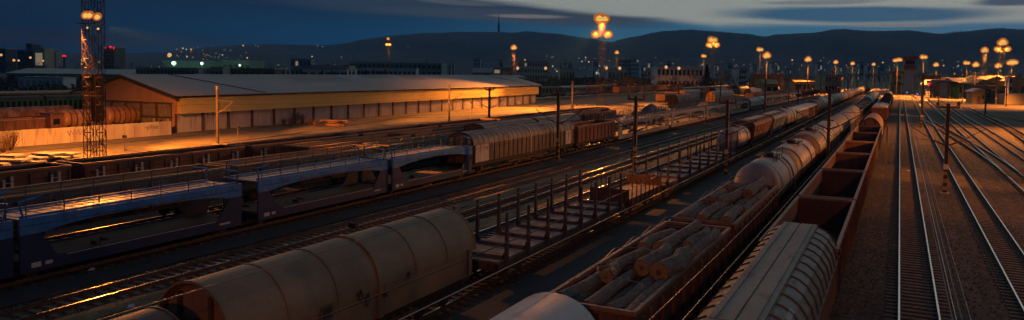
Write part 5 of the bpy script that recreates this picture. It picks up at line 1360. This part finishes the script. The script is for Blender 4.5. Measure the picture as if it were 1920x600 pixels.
for i, (px, py, h) in enumerate(wd):
    c = ground(px, py + 12 if px > 500 else py + 14, GZ); t = thing('shrub', 'reddish bare shrub by the warehouse wall, %s of the clump' % ('leftmost', 'second', 'tallest', 'fourth', 'fifth', 'rightmost')[i] if i < 6 else 'thin bare shrub before the low wall at the left edge, %s one' % ('nearer' if i == 6 else 'taller'), 'shrub', (c.x, c.y, GZ))
    r2 = random.Random(i); b = MB()
    for _ in range(46):
        a = r2.uniform(0, 6.28); e = r2.uniform(.2, 1); p0 = Vector((0, 0, 0)); p1 = Vector((math.cos(a) * e * h * .35, math.sin(a) * e * h * .35, h * r2.uniform(.35, .6))); p2 = p1 + Vector((r2.uniform(-.4, .4), r2.uniform(-.4, .4), h * r2.uniform(.2, .5)))
        b.tube(p0, p1, .03, .02, 3, False); b.tube(p1, p2, .02, .01, 3, False); b.tube(p1, p2 + Vector((r2.uniform(-.5, .5), r2.uniform(-.5, .5), -.2)), .02, .01, 3, False)
    b.build('twigs', 'bush', t)
for i in range(24):
    px = 1708 + i * 4.2 + rr.uniform(-1, 1); py, D = ridge(px); ba = atD(px, py + .4, D - 20); top = rr.uniform(12, 19)
    o = place(bare_tree, ((10., i % 4), {}), 'ridge_tree', 'thin lone tree, %s from the left on the right-hand ridge' % ordw(i + 1), 'tree', ba.x, ba.y, ba.z - 4, rr.uniform(0, 6), 'lone trees along the ridge'); o.scale = (2.0, 2.0, top / 10)

# ------------------------------------------------------------------ lamp towers
def lattice(b, w0, w1, H, nseg, x=0, y=0, r=.07, br=.035):
    def c(k, z): 
        w_ = w0 + (w1 - w0) * z / H; s_ = ((-1, -1), (1, -1), (1, 1), (-1, 1))[k % 4]; return Vector((x + s_[0] * w_ / 2, y + s_[1] * w_ / 2, z))
    for k in range(4): b.tube(c(k, 0), c(k, H), r, r * .8, 4, False)
    for i in range(nseg):
        z0, z1 = H * i / nseg, H * (i + 1) / nseg
        for k in range(4):
            if (i + k) % 2: b.tube(c(k, z0), c(k + 1, z1), br, br, 4, False)
            else: b.tube(c(k + 1, z0), c(k, z1), br, br, 4, False)
            b.tube(c(k, z1), c(k + 1, z1), br, br, 4, False)
LAMPZ = {}
def spot(root, z, E, size=104, blend=.95, x=0, y=0, rot=(-R_(34), 0, 0), col=LAMPC, rad=.35):
    l_ = bpy.data.lights.new('floodlight', 'SPOT'); l_.energy = E * 8; l_.spot_size = R_(size); l_.spot_blend = blend; l_.color = col; l_.shadow_soft_size = rad
    o = bpy.data.objects.new('floodlight_glow', l_); COL.objects.link(o); o.parent = root; o.location = (x, y, z); o.rotation_euler = rot; return o
def flood(t, z, target, size, e, y=-1.4, blend=.8):
    """a floodlight on tower t aimed at a point of the ground"""
    az = t.rotation_euler.z; d = Matrix.Rotation(-az, 3, 'Z') @ Vector((target[0] - t.location.x, target[1] - t.location.y, 0)); n = d.normalized() * abs(y)
    v = Vector((d.x, d.y, target[2] if len(target) > 2 else 0)) - Vector((n.x, n.y, z)); l = spot(t, z, e, size=size, blend=blend, x=n.x, y=n.y); l.rotation_euler = v.to_track_quat('-Z', 'Y').to_euler(); return l
def head(root, x, y, z, s, lens='lens', face=-1):
    b = MB(); b.prismx([(y - .3 * s, z + .45 * s), (y + .35 * s, z + .45 * s), (y + .35 * s, z - .1 * s), (y - .1 * s, z - .28 * s), (y - .42 * s, z + .25 * s)], x - .42 * s, x + .42 * s)
    o = b.build('lamp_head', 'housing', root)
    b = MB(); b.at(x, y - .40 * s, z - .02 * s, 0, R_(90 - 28)); b.lathez([(.18 * s, .30 * s), (.44 * s, .2 * s), (.54 * s, 0), (.42 * s, -.12 * s), (.1 * s, -.2 * s)], 14)
    b.build('lens', lens, o, True)
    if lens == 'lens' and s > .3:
        b = MB(); b.at(x, y - .30 * s, z + .04 * s, 0, R_(90 - 20)); b.lathez([(.86 * s, .02), (.90 * s, .05), (.40 * s, -.25 * s), (.36 * s, -.25 * s)], 14); b.build('halo_ring', 'halo_ring', o, True)  # glowing ring added round the lens to imitate its halo
def tower(px, py, H, label, E, kind='lattice', s=1.0, n=3, base=None, D=None, w_=1.4, second=None):
    s *= 1.2
    if base: c = ground(base[0], base[1], GZ)
    else:
        D_ = D or (H - 10) * 1440 / (142 - py)
        c = atD(px, 142, D_); c.z = GZ
    D_ = proj(c)[2]; zl = atD(px, py, D_).z - GZ; H = zl
    # face the heads to the camera side, as the yard lies there
    rz = math.atan2(-(c.x), (c.y))
    t = thing('lamp_tower', label, 'lamp tower', (c.x, c.y, GZ), -rz * 0 + rz * .0 + math.atan2(c.x, -c.y) + math.pi)
    if kind == 'lattice':
        b = MB(); lattice(b, w_, w_ * .8, H + .4, int((H) / 1.5)); b.build('lattice_mast', 'lattice', t)
        b = MB(); b.box(-w_ * .9, w_ * .9, -w_ * .9, w_ * .9, H - .9, H - .82); b.path([(-w_, -w_, H), (w_, -w_, H), (w_, w_, H), (-w_, w_, H), (-w_, -w_, H)], .05, 4); b.build('platform', 'lattice', t)
    else:
        b = MB(); b.tube((0, 0, 0), (0, 0, H), .28, .14, 8); b.build('mast', 'mast_steel', t)
        b = MB(); b.tube((-s * .9, 0, H - .1), (s * .9, 0, H - .1), .07, .07, 6); b.build('cross_arm', 'mast_steel', t)
    lay = {1: [(0, 0, 1.)], 2: [(-.42, 0, 1.), (.42, -.06, .85)], 3: [(-.30, 0, .95), (.30, .04, .85), (.02, .34, .9)], 4: [(-.85, -.1, .8), (-.3, .0, .85), (.35, .18, .9), (.85, .1, .8)], 5: [(-.75, .0, .9), (-.3, .2, 1.), (.3, .25, 1.), (.8, .15, .9), (.1, -.12, .9)]}[n]
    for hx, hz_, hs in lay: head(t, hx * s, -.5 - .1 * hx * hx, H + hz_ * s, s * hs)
    LAMPZ[t.name] = H
    if second:
        for i in range(2): head(t, (i - .5) * s * 2.0, -.5, H - second, s * .75)
    if E: spot(t, H - .9, E * 5, y=-.9)
    return t
# great lattice mast at the left
c = ground(178.5, 300, GZ); D_ = proj(c)[2]; sc = D_ / 1440
zl = atD(184, 31, D_).z - GZ
t = thing('lamp_mast', 'tall twin lattice mast with glowing floodlights rising at the left', 'lamp mast', (c.x, c.y, GZ), R_(26.75))
for i, xo in enumerate((-.62 - .05, .62 + .05)):
    b = MB(); lattice(b, .72, .72, 22, 22, xo, 0, .05, .03); b.build('lattice_column', 'lattice', t)
b = MB()
for z in range(1, 22, 3): b.tube((-.4, -.36, z), (.4, -.36, z + .6), .03, .03, 4); b.tube((-.4, -.36, z), (.4, -.36, z), .03, .03, 4)
b.box(-1.2, 1.2, -1.3, -.4, zl - .9, zl - .82); b.build('bracing', 'lattice', t)
b = MB(); b.box(-.25, .9, -.2, .3, 4.2, 9.2); b.build('cable_duct', 'lattice', t)
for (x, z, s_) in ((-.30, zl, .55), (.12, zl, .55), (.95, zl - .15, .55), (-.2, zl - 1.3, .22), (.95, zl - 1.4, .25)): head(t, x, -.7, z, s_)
zf_ = zl - 1.0
gp = lambda px, py, z=0.: (*ground(px, py, z).xy, z)
flood(t, zf_, gp(215, 272), 90, 7000); flood(t, zf_, gp(330, 400), 70, 4200); flood(t, zf_, gp(400, 268), 46, 17000); flood(t, zf_, gp(930, 200, 1), 14, 300000); flood(t, zf_, gp(640, 225, 1), 17, 42000); flood(t, zf_, gp(1040, 366), 17, 52000); flood(t, zf_, gp(640, 440), 24, 9000); flood(t, zf_, gp(40, 300), 90, 6500); flood(t, zf_, gp(860, 265), 14, 60000)
T = []
T.append(tower(727.5, 73, 30, 'slim lattice lamp tower with two stacked lamps above the warehouse roof, left', 5000, s=.9, n=1, second=3.2, D=430))
T.append(tower(963, 90, 25, 'lamp tower with one orange lamp left of the white office block', 9000, n=3, s=1.3, D=385))
c1 = tower(1127.5, 36, 30, 'tallest lamp tower with four floodlights in the middle of the photo', 9000, n=2, s=1.7, base=(1126, 197), w_=2.6, second=4.9)
cz1 = LAMPZ[c1.name] - 1.6
flood(c1, cz1, gp(975, 209), 24, 50000); flood(c1, cz1, gp(935, 200, .5), 36, 110000); flood(c1, cz1, gp(1120, 235), 75, 14000); flood(c1, cz1, gp(1280, 195), 70, 18000); flood(c1, cz1, gp(1330, 245), 24, 40000)
T.append(tower(1156, 99, 25, 'small lamp tower just right of the tallest one', 6000, n=3, s=1.1, D=470))
T.append(tower(1319, 105, 25, 'lower left lamp tower of the left pair', 5000, n=2, s=1.4, D=560, kind='pole'))
T.append(tower(1335, 75, 30, 'higher lattice lamp tower of the left pair', 12000, n=2, s=2.0, D=430, w_=2.2, second=2.8))
T.append(tower(1424, 93, 30, 'left farther tower of the overlapping pair of lamps', 7000, n=2, s=1.8, D=560, kind='pole'))
T.append(tower(1437, 105, 20, 'right nearer tower of the overlapping pair of lamps', 9000, n=3, s=1.7, D=390, kind='pole'))
T.append(tower(1514.5, 112, 22, 'single lamp tower between the overlapping pair and the small row', 9000, n=3, s=1.5, D=420, kind='pole'))
T.append(tower(1566.5, 117, 22, 'leftmost of three small lamp towers in a row', 9000, n=3, s=1.3, D=520, kind='pole'))
T.append(tower(1598, 119.5, 22, 'middle one of three small lamp towers in a row', 9000, n=3, s=1.3, D=560, kind='pole'))
T.append(tower(1637.5, 121, 22, 'rightmost of three small lamp towers in a row', 7000, n=3, s=1.2, D=600, kind='pole'))
T.append(tower(1682, 113, 22, 'double lamp just left of the signal tower', 9000, n=4, s=1.3, D=400, kind='pole'))
T.append(tower(1731, 107, 22, 'small double lamp right of the signal tower', 7000, n=2, s=1.2, D=360, kind='pole'))
T.append(tower(1754.5, 122, 20, 'single lamp above the station shed', 7000, n=3, s=1.2, D=430, kind='pole'))
T.append(tower(1812, 118, 20, 'left lamp of the close pair right of the station shed', 6000, n=2, s=1.3, D=440, kind='pole'))
T.append(tower(1829, 122, 18, 'right lamp of the close pair right of the station shed', 7000, n=3, s=1.2, D=350, kind='pole'))
T.append(tower(1844.5, 95, 25, 'lattice lamp tower above the yellow shed', 9000, n=3, s=1.5, D=400, w_=2.0))
T.append(tower(1877.5, 81, 28, 'highest lamp tower near the right edge', 14000, n=3, s=1.9, D=380, w_=2.2, second=3.0))
T.append(tower(1871.5, 124, 18, 'low lamp over the orange engine sheds', 6000, n=3, s=1.4, D=400, kind='pole'))
T.append(tower(1897, 118, 20, 'broad low lamp at the right edge over the engine sheds', 8000, n=5, s=1.5, D=400, kind='pole'))
# lamps of the same yard just outside the frame: to the right of the empty tracks
def yard_lamp(x, y, H, E, label, az, extra=()):
    t = thing('lamp_tower', label, 'lamp tower', (x, y, GZ), az)
    b = MB(); lattice(b, 1.3, 1., H, int(H / 1.5)); b.build('lattice_mast', 'lattice', t)
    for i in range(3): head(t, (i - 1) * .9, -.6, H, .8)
    spot(t, H - .9, E, y=-1.0)
    for (tx, ty, sz, e) in extra:      # narrow floodlights aimed at spots on the ground
        d = Matrix.Rotation(-az, 3, 'Z') @ Vector((tx - x, ty - y, 0)); p = Vector((0, -1, H - .9)); v = Vector((d.x, d.y, 0)) - p
        l = spot(t, H - .9, e, size=sz, blend=.9, y=-1.0); l.rotation_euler = v.to_track_quat('-Z', 'Y').to_euler()
    return t
t = yard_lamp(44, 62, 18, 7000, 'yard lamp tower outside the picture on the right, nearer one', -R_(90)); flood(t, 17, (*ground(1690, 322).xy,), 15, 16000); flood(t, 17, (*ground(1845, 258).xy,), 16, 16000); flood(t, 17, (*ground(1870, 300).xy,), 40, 3500); flood(t, 17, (-8, 75), 36, 5000)
t = yard_lamp(46, 170, 20, 70000, 'yard lamp tower outside the picture on the right, farther one', -R_(70)); flood(t, 19, (*ground(1680, 213).xy,), 7, 40000); flood(t, 19, (*ground(1672, 188).xy,), 5, 70000); flood(t, 19, (15, 130), 40, 20000)
t = yard_lamp(60, 320, 24, 90000, 'yard lamp tower outside the picture on the right, farthest one', -R_(80))
t = yard_lamp(14, -40, 20, 0, 'yard lamp tower behind the footbridge', R_(180)); flood(t, 19, (-10, 42), 60, 1900)
# short lamps along the tracks
def track_lamp(x, y, H, E, label, lens='lens', s=.5, size=140):
    t = thing('track_lamp', label, 'lamp', (x, y, GZ)); b = MB(); b.tube((0, 0, 0), (0, 0, H), .09, .06, 8); b.build('mast', 'mast_steel', t)
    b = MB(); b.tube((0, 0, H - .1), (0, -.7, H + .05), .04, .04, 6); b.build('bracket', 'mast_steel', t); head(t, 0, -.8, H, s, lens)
    if E: spot(t, H - .45, E, size, .8, 0, -.8, rad=.12)
    return t
# red, blue and white signals
def signal(px, py, D, H, lens, label, s=1., post=True):
    p = atD(px, py, D); t = thing('signal_lamp', label, 'signal lamp', (p.x, p.y, GZ)); z = p.z - GZ
    b = MB(); b.tube((0, 0, 0), (0, 0, z + .3), .08, .08, 6); b.build('post', 'mast_steel', t)
    b = MB(); b.box(-.35 * s, .35 * s, .0, .3, z - .6 * s, z + .7 * s); b.build('backboard', 'mast_black', t)
    b = MB(); b.at(0, -.02, z, 0, R_(90)).lathez([(.30 * s, -.05), (.28 * s, .12), (.1 * s, .2)], 12); b.build('lens', lens, t)
    return t, z
t, z = signal(1741, 157, 330, 6, 'lens_red', 'glowing red signal beside the dark tall mast', 1.7)
l_ = bpy.data.lights.new('red_glow', 'SPOT'); l_.energy = 900; l_.color = (1, .03, .06); l_.spot_size = R_(120); l_.shadow_soft_size = .3
o = bpy.data.objects.new('red_glow', l_); COL.objects.link(o); o.parent = t; o.location = (0, -.6, z); o.rotation_euler = (R_(60), 0, 0)
for i, (px, py) in enumerate(((1682.5, 171), (1700.5, 173.5), (1720, 176))):
    signal(px, py, (14400 / (py - 139)), 1, 'lens_blue', 'low blue-white shunting signal on the empty tracks, %s of three' % ('left', 'middle', 'right')[i], 1.5)
for i, (px, py, nm) in enumerate(((1537, 171, 'right'), (1562, 169, 'left'), (1631, 171, 'farthest'))):
    pass
# teal and white factory floodlights at the left, orange street lamps of the town
def town(px, py, D, lens, r, label, E=0, name='street_lamp', group=None):
    p = atD(px, py, D); base = GZ
    q = atD(px, 142, D); t = thing(name, label, 'street lamp', (p.x, p.y, p.z - 8))
    b = MB(); b.tube((0, 0, 0), (0, 0, 8 - r), max(.08, r * .12), max(.08, r * .1), 5); b.build('mast', 'bld_dark', t)
    b = MB(); b.at(0, 0, 8).lathez([(r * .3, -r), (r * .85, -r * .5), (r, 0), (r * .85, r * .5), (r * .3, r)], 8); b.build('globe', lens, t)
    if group: t['group'] = group
    if E:
        l_ = bpy.data.lights.new('factory_floodlight', 'POINT'); l_.energy = E; l_.color = (.6, 1, .75); l_.shadow_soft_size = r
        o = bpy.data.objects.new('floodlight_glow', l_); COL.objects.link(o); o.parent = t; o.location = (0, -1.5 * r - 1, 8)
    return t
town(326.5, 118.5, 520, 'lens_white', 1.5, 'brightest greenish-white floodlight before the teal hall', 7000, 'floodlight')
town(379, 119, 520, 'lens_white', 1.1, 'second greenish-white floodlight before the teal hall', 4500, 'floodlight')
town(450, 122.5, 505, 'lens_white', .8, 'dim greenish floodlight before the right wing of the hall', 1500, 'floodlight')
singles = [(26, 113, 1.0), (35, 113.5, .8), (57, 108, .9), (156, 112.5, 1.5), (154, 120, .8), (81, 114, .7), (34, 153, .5), (299, 127.5, 1.), (284, 127, .7), (185, 116.5, .6), (318, 103, 1.6), (316.5, 105, 1.), (2, 103, 1.)]
for i, (px, py, r) in enumerate(singles):
    town(px, py, 600, 'town_light', r, 'small orange lamp', 0)['label'] = 'small orange lamp glowing among the dark sheds at the left'
    list(bpy.data.objects)[-1]
for o in bpy.data.objects:
    if o.get('label') == 'small orange lamp glowing among the dark sheds at the left': o['group'] = 'orange lamps among the left sheds'
r3 = random.Random(31)
TL = []
TL += [(382, 101), (388, 103), (392, 104), (396, 106), (403, 107), (410, 107), (417, 103), (425, 108), (358, 92.5), (371, 88.5), (397, 86), (456, 85.5), (479, 85), (484, 87), (605, 87.5), (595, 86), (332, 104), (350, 105), (362, 90), (340, 97), (522, 122), (526, 128), (538, 128), (549, 128), (553, 122), (530, 111), (585, 106), (765, 87), (640, 107)]
for _ in range(22): TL.append((r3.uniform(330, 470), r3.uniform(90, 112)))
for _ in range(34): TL.append((r3.gauss(1090, 60), r3.uniform(104, 134)))
for _ in range(50): TL.append((r3.uniform(1190, 1700), min(138, r3.gauss(121, 8) + 3)))
for _ in range(25): TL.append((r3.uniform(1700, 1915), r3.uniform(112, 140)))
for px, py in TL:
    big = r3.random() < .16
    D = 1150 if py > 112 else 1500
    town(px, py, D, 'town_light' if r3.random() < .62 else 'town_light_white', (1.1 if big else r3.uniform(.35, .6)) * D / 1150, 'tiny distant street lamp glinting in the town below the hills', 0, group='distant street lamps of the town')
for i, (px, py, c_) in enumerate(((1023, 128, 'warm'), (1137, 127.5, 'bright'), (1119.5, 137, 'white'), (1249, 126, 'left'), (1273, 128, 'right'), (970.5, 128, 'lowest'), (1162, 128, 'short'))):
    town(px, py, 430, 'town_light' if i != 2 else 'town_light_white', .9, ['warm lamp at the right corner of the white office block', 'bright lamp close beside the tallest lamp tower', 'white lamp left of the tallest tower base', 'lamp before the left half of the far white office', 'lamp before the right half of the far white office', 'warm lamp at the left foot of the white office block', 'short lamp below the small tower right of the tallest'][i])

# ------------------------------------------------------------------ catenary masts
def mast(x, y, H, label, kind='T', m='mast_steel', stripe=True, arm=.9, w_=.15, cant=0, rz=None, D=0):
    t = thing('catenary_mast', label, 'mast', (x, y, GZ), 0)
    b = MB(); zb = 2.3 if stripe else 0
    b.box(-w_, w_, -w_ * .2, w_ * .2, zb, H); b.box(-w_, -w_ + .03, -w_, w_, zb, H); b.box(w_ - .03, w_, -w_, w_, zb, H); b.build('post', m, t)
    if stripe:
        for k in range(7):
            b = MB(); z0 = k * zb / 7; z1 = (k + 1) * zb / 7 - .002; e = .06 if k % 2 else -.06
            b.box(-w_ - .01, w_ + .01, -w_ - .01, w_ + .01, z0, z1); b.build('stripe', 'mast_yellow' if k % 2 else 'mast_black', t)
        b = MB(); b.box(-w_ - .03, w_ + .03, -w_ - .04, -w_ - .012, zb * .93, zb * 1.13); b.build('number_plate', 'mast_plate', t)
    if 'T' in kind:
        b = MB(); b.box(-arm, arm, -.09, .09, H - .40, H - .22); b.build('cross_arm', m, t)
        for s_ in (-1, 1):
            b = MB(); b.at(s_ * arm * .88, 0, H - .2).lathez([(.08, 0), (.19, .08), (.10, .16), (.19, .24), (.10, .32), (.05, .42)], 8); b.build('insulator', 'insulator', t)
    if 'V' in kind:
        zc = H * .60 if H < 9 else 5.7
        for s_ in ((-1, 1) if 'VV' in kind else (cant,)):
            b = MB(); b.tube((s_ * .1, 0, zc - .5), (s_ * .95, 0, zc - .12), .075, .06, 5)
            b.tube((s_ * .95, 0, zc - .12), (s_ * 2.9, 0, zc + 1.1), .042, .042, 5); b.tube((s_ * .3, 0, zc + .55 + .6), (s_ * 2.9, 0, zc + 1.12), .022, .022, 5); b.tube((s_ * .1, 0, zc + 1.2), (s_ * .4, 0, zc + 1.15), .04, .04, 5)
            b.tube((s_ * .9, 0, zc - .1), (s_ * 2.6, 0, zc - .05), .02, .02, 5); b.build('cantilever', m, t)
            b = MB()
            for k in range(5): b.tube((s_ * (.45 + .1 * k), 0, zc - .345 + .045 * k), (s_ * (.50 + .1 * k), 0, zc - .32 + .045 * k), .10, .07, 8)
            b.build('insulator', 'insulator', t)
    b = MB(); b.box(-.35, .35, -.35, .35, -.1, .12); b.build('footing', 'concrete', t)
    return t
def mast_px(bx, by, ty, label, **k):
    c = ground(bx, by, GZ); H = atD(bx, ty, proj(c)[2]).z - GZ; return mast(c.x, c.y, H, label, **k)
mast_px(1771, 363, 194, 'dark catenary mast with yellow-black base standing between the right-hand tracks', kind='TVV', w_=.15)
mast(-5.8, yx(-5.8, 1551, 1), 9.0, 'dark catenary mast between the tank train and the gondolas', kind='TVV', stripe=False, w_=.13)
mast_px(1361, 328, 187, 'dark catenary mast beside the small white tank wagon', kind='TVV')
mast_px(1190, 322, 180, 'dark catenary mast with striped base left of the flat wagon', kind='TVV')
mast_px(1045.5, 301, 172, 'tall dark striped mast before the white-ended covered wagon', kind='TVV')
c = ground(1186, 300, GZ); t = thing('signal_post', 'short slim brown post just left of the striped mast', 'post', (c.x, c.y, GZ)); b = MB(); b.box(-.06, .06, -.06, .06, 0, 4.2); b.build('post', 'mast_steel', t); b = MB(); b.box(-.2, .2, -.1, .1, .1, .9); b.build('box', 'mast_steel', t)
mast_px(408, 270, 161, 'pale single-armed mast before the warehouse left part', kind='V', m='mast_steel', stripe=False, cant=1, w_=.15)
mast_px(842, 229, 157, 'thin single-armed mast before the yellow warehouse wall', kind='V', stripe=False, cant=1)
mast_px(917, 246, 165, 'cross-armed mast before the brightest part of the warehouse wall', kind='TVV', m='mast_concrete', stripe=False, arm=.9)
mast_px(1073, 204, 152, 'pale single-armed mast near the old coaches', kind='V', m='mast_concrete', stripe=False, cant=1, w_=.24)
mast_px(1272, 203, 153, 'pale double-armed mast in front of the orange gondolas', kind='VV', m='mast_concrete', stripe=False, w_=.2)
mast_px(1433, 240, 148, 'thin mast among the silver car carriers, right', kind='V', stripe=False, cant=-1)
mast_px(1350, 205, 150, 'thin mast among the round-topped wagons', kind='V', stripe=False, cant=-1)
mast_px(1727, 240, 137, 'very tall dark bare mast with striped foot beside the straight tracks', kind='', w_=.22)
mast_px(1847, 216, 160, 'yellow-lit mast with striped foot by the curved sidings', kind='V', m='mast_concrete', cant=1, w_=.2)
mast_px(1759, 196, 150, 'small pale striped post left of the station shed', kind='', m='mast_concrete', w_=.16)
mast_px(1804, 195, 148, 'thin post with striped foot in front of the station shed', kind='', m='mast_concrete', w_=.13)
mast_px(1867, 196, 140, 'thin mast before the red-brown shed', kind='V', cant=-1, w_=.13)
mast_px(1828, 190, 128, 'orange-lit slender mast left of the yellow shed', kind='', m='mast_concrete', w_=.18)
mast_px(1886, 200, 150, 'slender dark mast near the right edge', kind='V', stripe=False, cant=-1)
mast_px(1495, 225, 158, 'dark mast before the far orange tank', kind='T', stripe=False)
mast_px(1478, 195, 140, 'dark mast beyond the grey box wagon', kind='T', stripe=False, w_=.13)
for i, (bx, by, ty) in enumerate(((1538, 178, 132), (1560, 176, 135), (1583, 174, 133), (1607, 173, 138), (1622, 171, 134), (1648, 172, 136), (1662, 173, 138), (1745, 178, 138), (1765, 176, 136), (1786, 178, 135), (1714, 180, 140), (1700, 176, 142), (1845, 182, 132), (1818, 180, 136), (1905, 190, 145), (1235, 180, 142), (1300, 178, 140), (1385, 176, 138), (1405, 182, 145), (1520, 180, 142), (1462, 178, 138), (1338, 182, 146))):
    mast_px(bx, by, ty, 'small distant catenary mast with a cross arm', kind='T' if i % 2 else 'TVV', stripe=False, w_=.12)['group'] = 'distant catenary masts'
# gantry spanning the far tracks
for i, (px0, px1, py, D) in enumerate(((1590, 1672, 139, 440), (1716, 1800, 143, 420), (1415, 1475, 141, 400))):
    a = atD(px0, py, D); c_ = atD(px1, py, D); t = thing('portal_gantry', 'thin steel portal spanning the far tracks, %s' % ('left of the signal tower', 'right of the signal tower', 'over the middle rows')[i], 'gantry', (a.x, a.y, GZ), math.atan2(c_.y - a.y, c_.x - a.x)); w2 = (c_ - a).xy.length; z = a.z - GZ
    b = MB(); b.tube((0, 0, z), (w2, 0, z), .12, .12, 4); b.tube((0, 0, z - .9), (w2, 0, z - .9), .1, .1, 4)
    k = 0
    while k < w2 - 1.5: b.tube((k, 0, z), (k + 1.4, 0, z - .9), .05, .05, 4); k += 1.4
    b.build('cross_beam', 'mast_steel', t)
    for x in (0, w2): b = MB(); b.box(x - .15, x + .15, -.15, .15, 0, z + .6); b.build('leg', 'mast_steel', t)
# thin post between gondolas and track A
c = ground(1660.5, 321, GZ); t = thing('catenary_post', 'thin post lit orange between the gondola train and the empty track', 'post', (c.x, c.y, GZ)); Hh = atD(1661, 236, proj(c)[2]).z - GZ
b = MB(); b.box(-.08, .08, -.08, .08, 0, Hh); b.build('post', 'mast_steel', t); b = MB(); b.box(-.13, .13, -.13, .13, 1.2, 2.4); b.build('switch_box', 'mast_steel', t)
c = ground(1604, 612, GZ)
t = thing('striped_post', 'yellow-black striped bollard at the bottom edge beside the hopper', 'post', (0 - 1.0, yx(-1.0, 1612, .3) if False else 25.3, GZ))
for k in range(6): b = MB(); b.box(-.12, .12, -.12, .12, k * .22, k * .22 + .218); b.build('stripe', 'mast_yellow' if k % 2 else 'mast_black', t)
for i, (px, py) in enumerate(((884, 222), (234, 283), (446, 262), (662, 445))):
    c = ground(px, py, GZ); t = thing('marker_post', ['small dark lamp post below the yellow warehouse wall', 'tiny dark marker post on the grass at the left', 'tiny dark marker post before the warehouse doors', 'stubby dark ground signal beside the track left of the beige wagon'][i], 'post', (c.x, c.y, GZ))
    h = (3.2, 1.6, 1.6, .6)[i]; b = MB(); b.tube((0, 0, 0), (0, 0, h), .06, .05, 6); b.build('post', 'mast_steel', t); b = MB(); b.box(-.25, .25, -.15, .15, h, h + .3); b.build('cap', 'mast_black', t)

# overhead wires
def wire(x, z0, z1, y0, y1, label, r=.012, span=55, m='wire_dark', x1=None):
    b = MB(); x1 = x if x1 is None else x1
    y = y0
    while y < y1:
        n = 8; pts = []
        for k in range(n + 1):
            u = k / n; yy_ = y + span * u; s_ = (z1 - z0) * (1 - 4 * (u - .5) ** 2) if z1 < z0 else 0
            pts.append((x + (x1 - x) * (yy_ - y0) / (y1 - y0), yy_, z0 + s_))
        b.path(pts, r, 3); y += span
    tag(b.build('overhead_wire', m), label, 'wire')
for k, nm in (('A', 'the right-hand empty track'), ('B', 'the second empty track'), ('C', 'the glinting track'), ('Z', 'the gondola train'), ('Y', 'the log wagons'), ('X', 'the dark path track'), ('V', 'the empty track left of the stake wagons'), ('T', 'the leftmost empty track')):
    x = TX[k]; hot = k in 'ZYX'
    wire(x, 5.35, 5.35, -10, 300 if hot else 200, 'contact wire above ' + nm, .016 if hot else .011, m='wire' if k in 'XY' else 'wire_dark')
    wire(x, 6.6, 5.95, -10, 300 if hot else 200, 'sagging upper catenary wire above ' + nm, .014 if hot else .010)
for i, (x, z) in enumerate(((-31.5, 6.2), (-36.5, 6.4), (-52.0, 6.9), (-62.0, 7.0))):
    wire(x, z, z - .5, -10, 260, 'thin wire over the left rows, %s from the camera side' % ORD[i], .010)
# scraps of paper on the ballast
for i, (px, py) in enumerate(((194, 537), (245, 575), (832, 518), (1244, 263), (1186, 273), (1759, 285), (1703, 320), (171, 506), (1822, 406), (672, 366))):
    c = ground(px, py, -.15); b = MB(); b.at(c.x, c.y, -.165, i, .15, .1); b.add([(-.15, -.1, 0), (.12, -.14, .05), (.18, .1, .02), (-.05, .16, .07)], [(0, 1, 2, 3)]); b.add([(-.05, -.05, .05), (.15, 0, .1), (.1, .12, .12)], [(0, 1, 2)])
    tag(b.build('paper_scrap', 'paper'), 'small pale scrap of litter lying on the ballast', 'litter', 'scraps of litter on the ballast')

# ------------------------------------------------------------------ evening haze
hz = MB(); hz.box(-6250, 1700, -260, 4750, -6, 700)
hm = bpy.data.materials.new('haze'); hm.use_nodes = True; ht = hm.node_tree; ht.nodes.clear()
ho = ht.nodes.new('ShaderNodeOutputMaterial'); hv = ht.nodes.new('ShaderNodeVolumePrincipled'); ht.links.new(hv.outputs[0], ho.inputs['Volume'])
hv.inputs['Color'].default_value = (.12, .43, 1, 1); hv.inputs['Density'].default_value = HAZE; hv.inputs['Anisotropy'].default_value = .2
M['haze'] = hm
o = hz.build('haze', 'haze'); o['kind'] = 'stuff'; o['label'] = 'thin blue evening haze over the whole yard and hills'; o['category'] = 'haze'

for grp, lb in (('distant catenary masts', 'small distant catenary mast, %s from the left across the far yard'), ('orange lamps among the left sheds', 'small orange lamp, %s from the left among the dark sheds at the left'), ('scraps of litter on the ballast', 'small pale scrap of litter, %s from the left on the ballast')):
    g_ = sorted([o for o in bpy.data.objects if o.get('group') == grp], key=lambda o: proj(o.location if o.type == 'EMPTY' else sum((v.co for v in o.data.vertices), Vector()) / len(o.data.vertices))[0])
    for i, o in enumerate(g_): o['label'] = lb % ordw(i + 1)
hs = sorted([o for o in bpy.data.objects if o.get('group') == 'distant town houses'], key=lambda o: proj(o.location)[0])
for i, o in enumerate(hs): o['label'] = 'small distant town house, %s from the left at the foot of the hills' % ordw(i + 1)
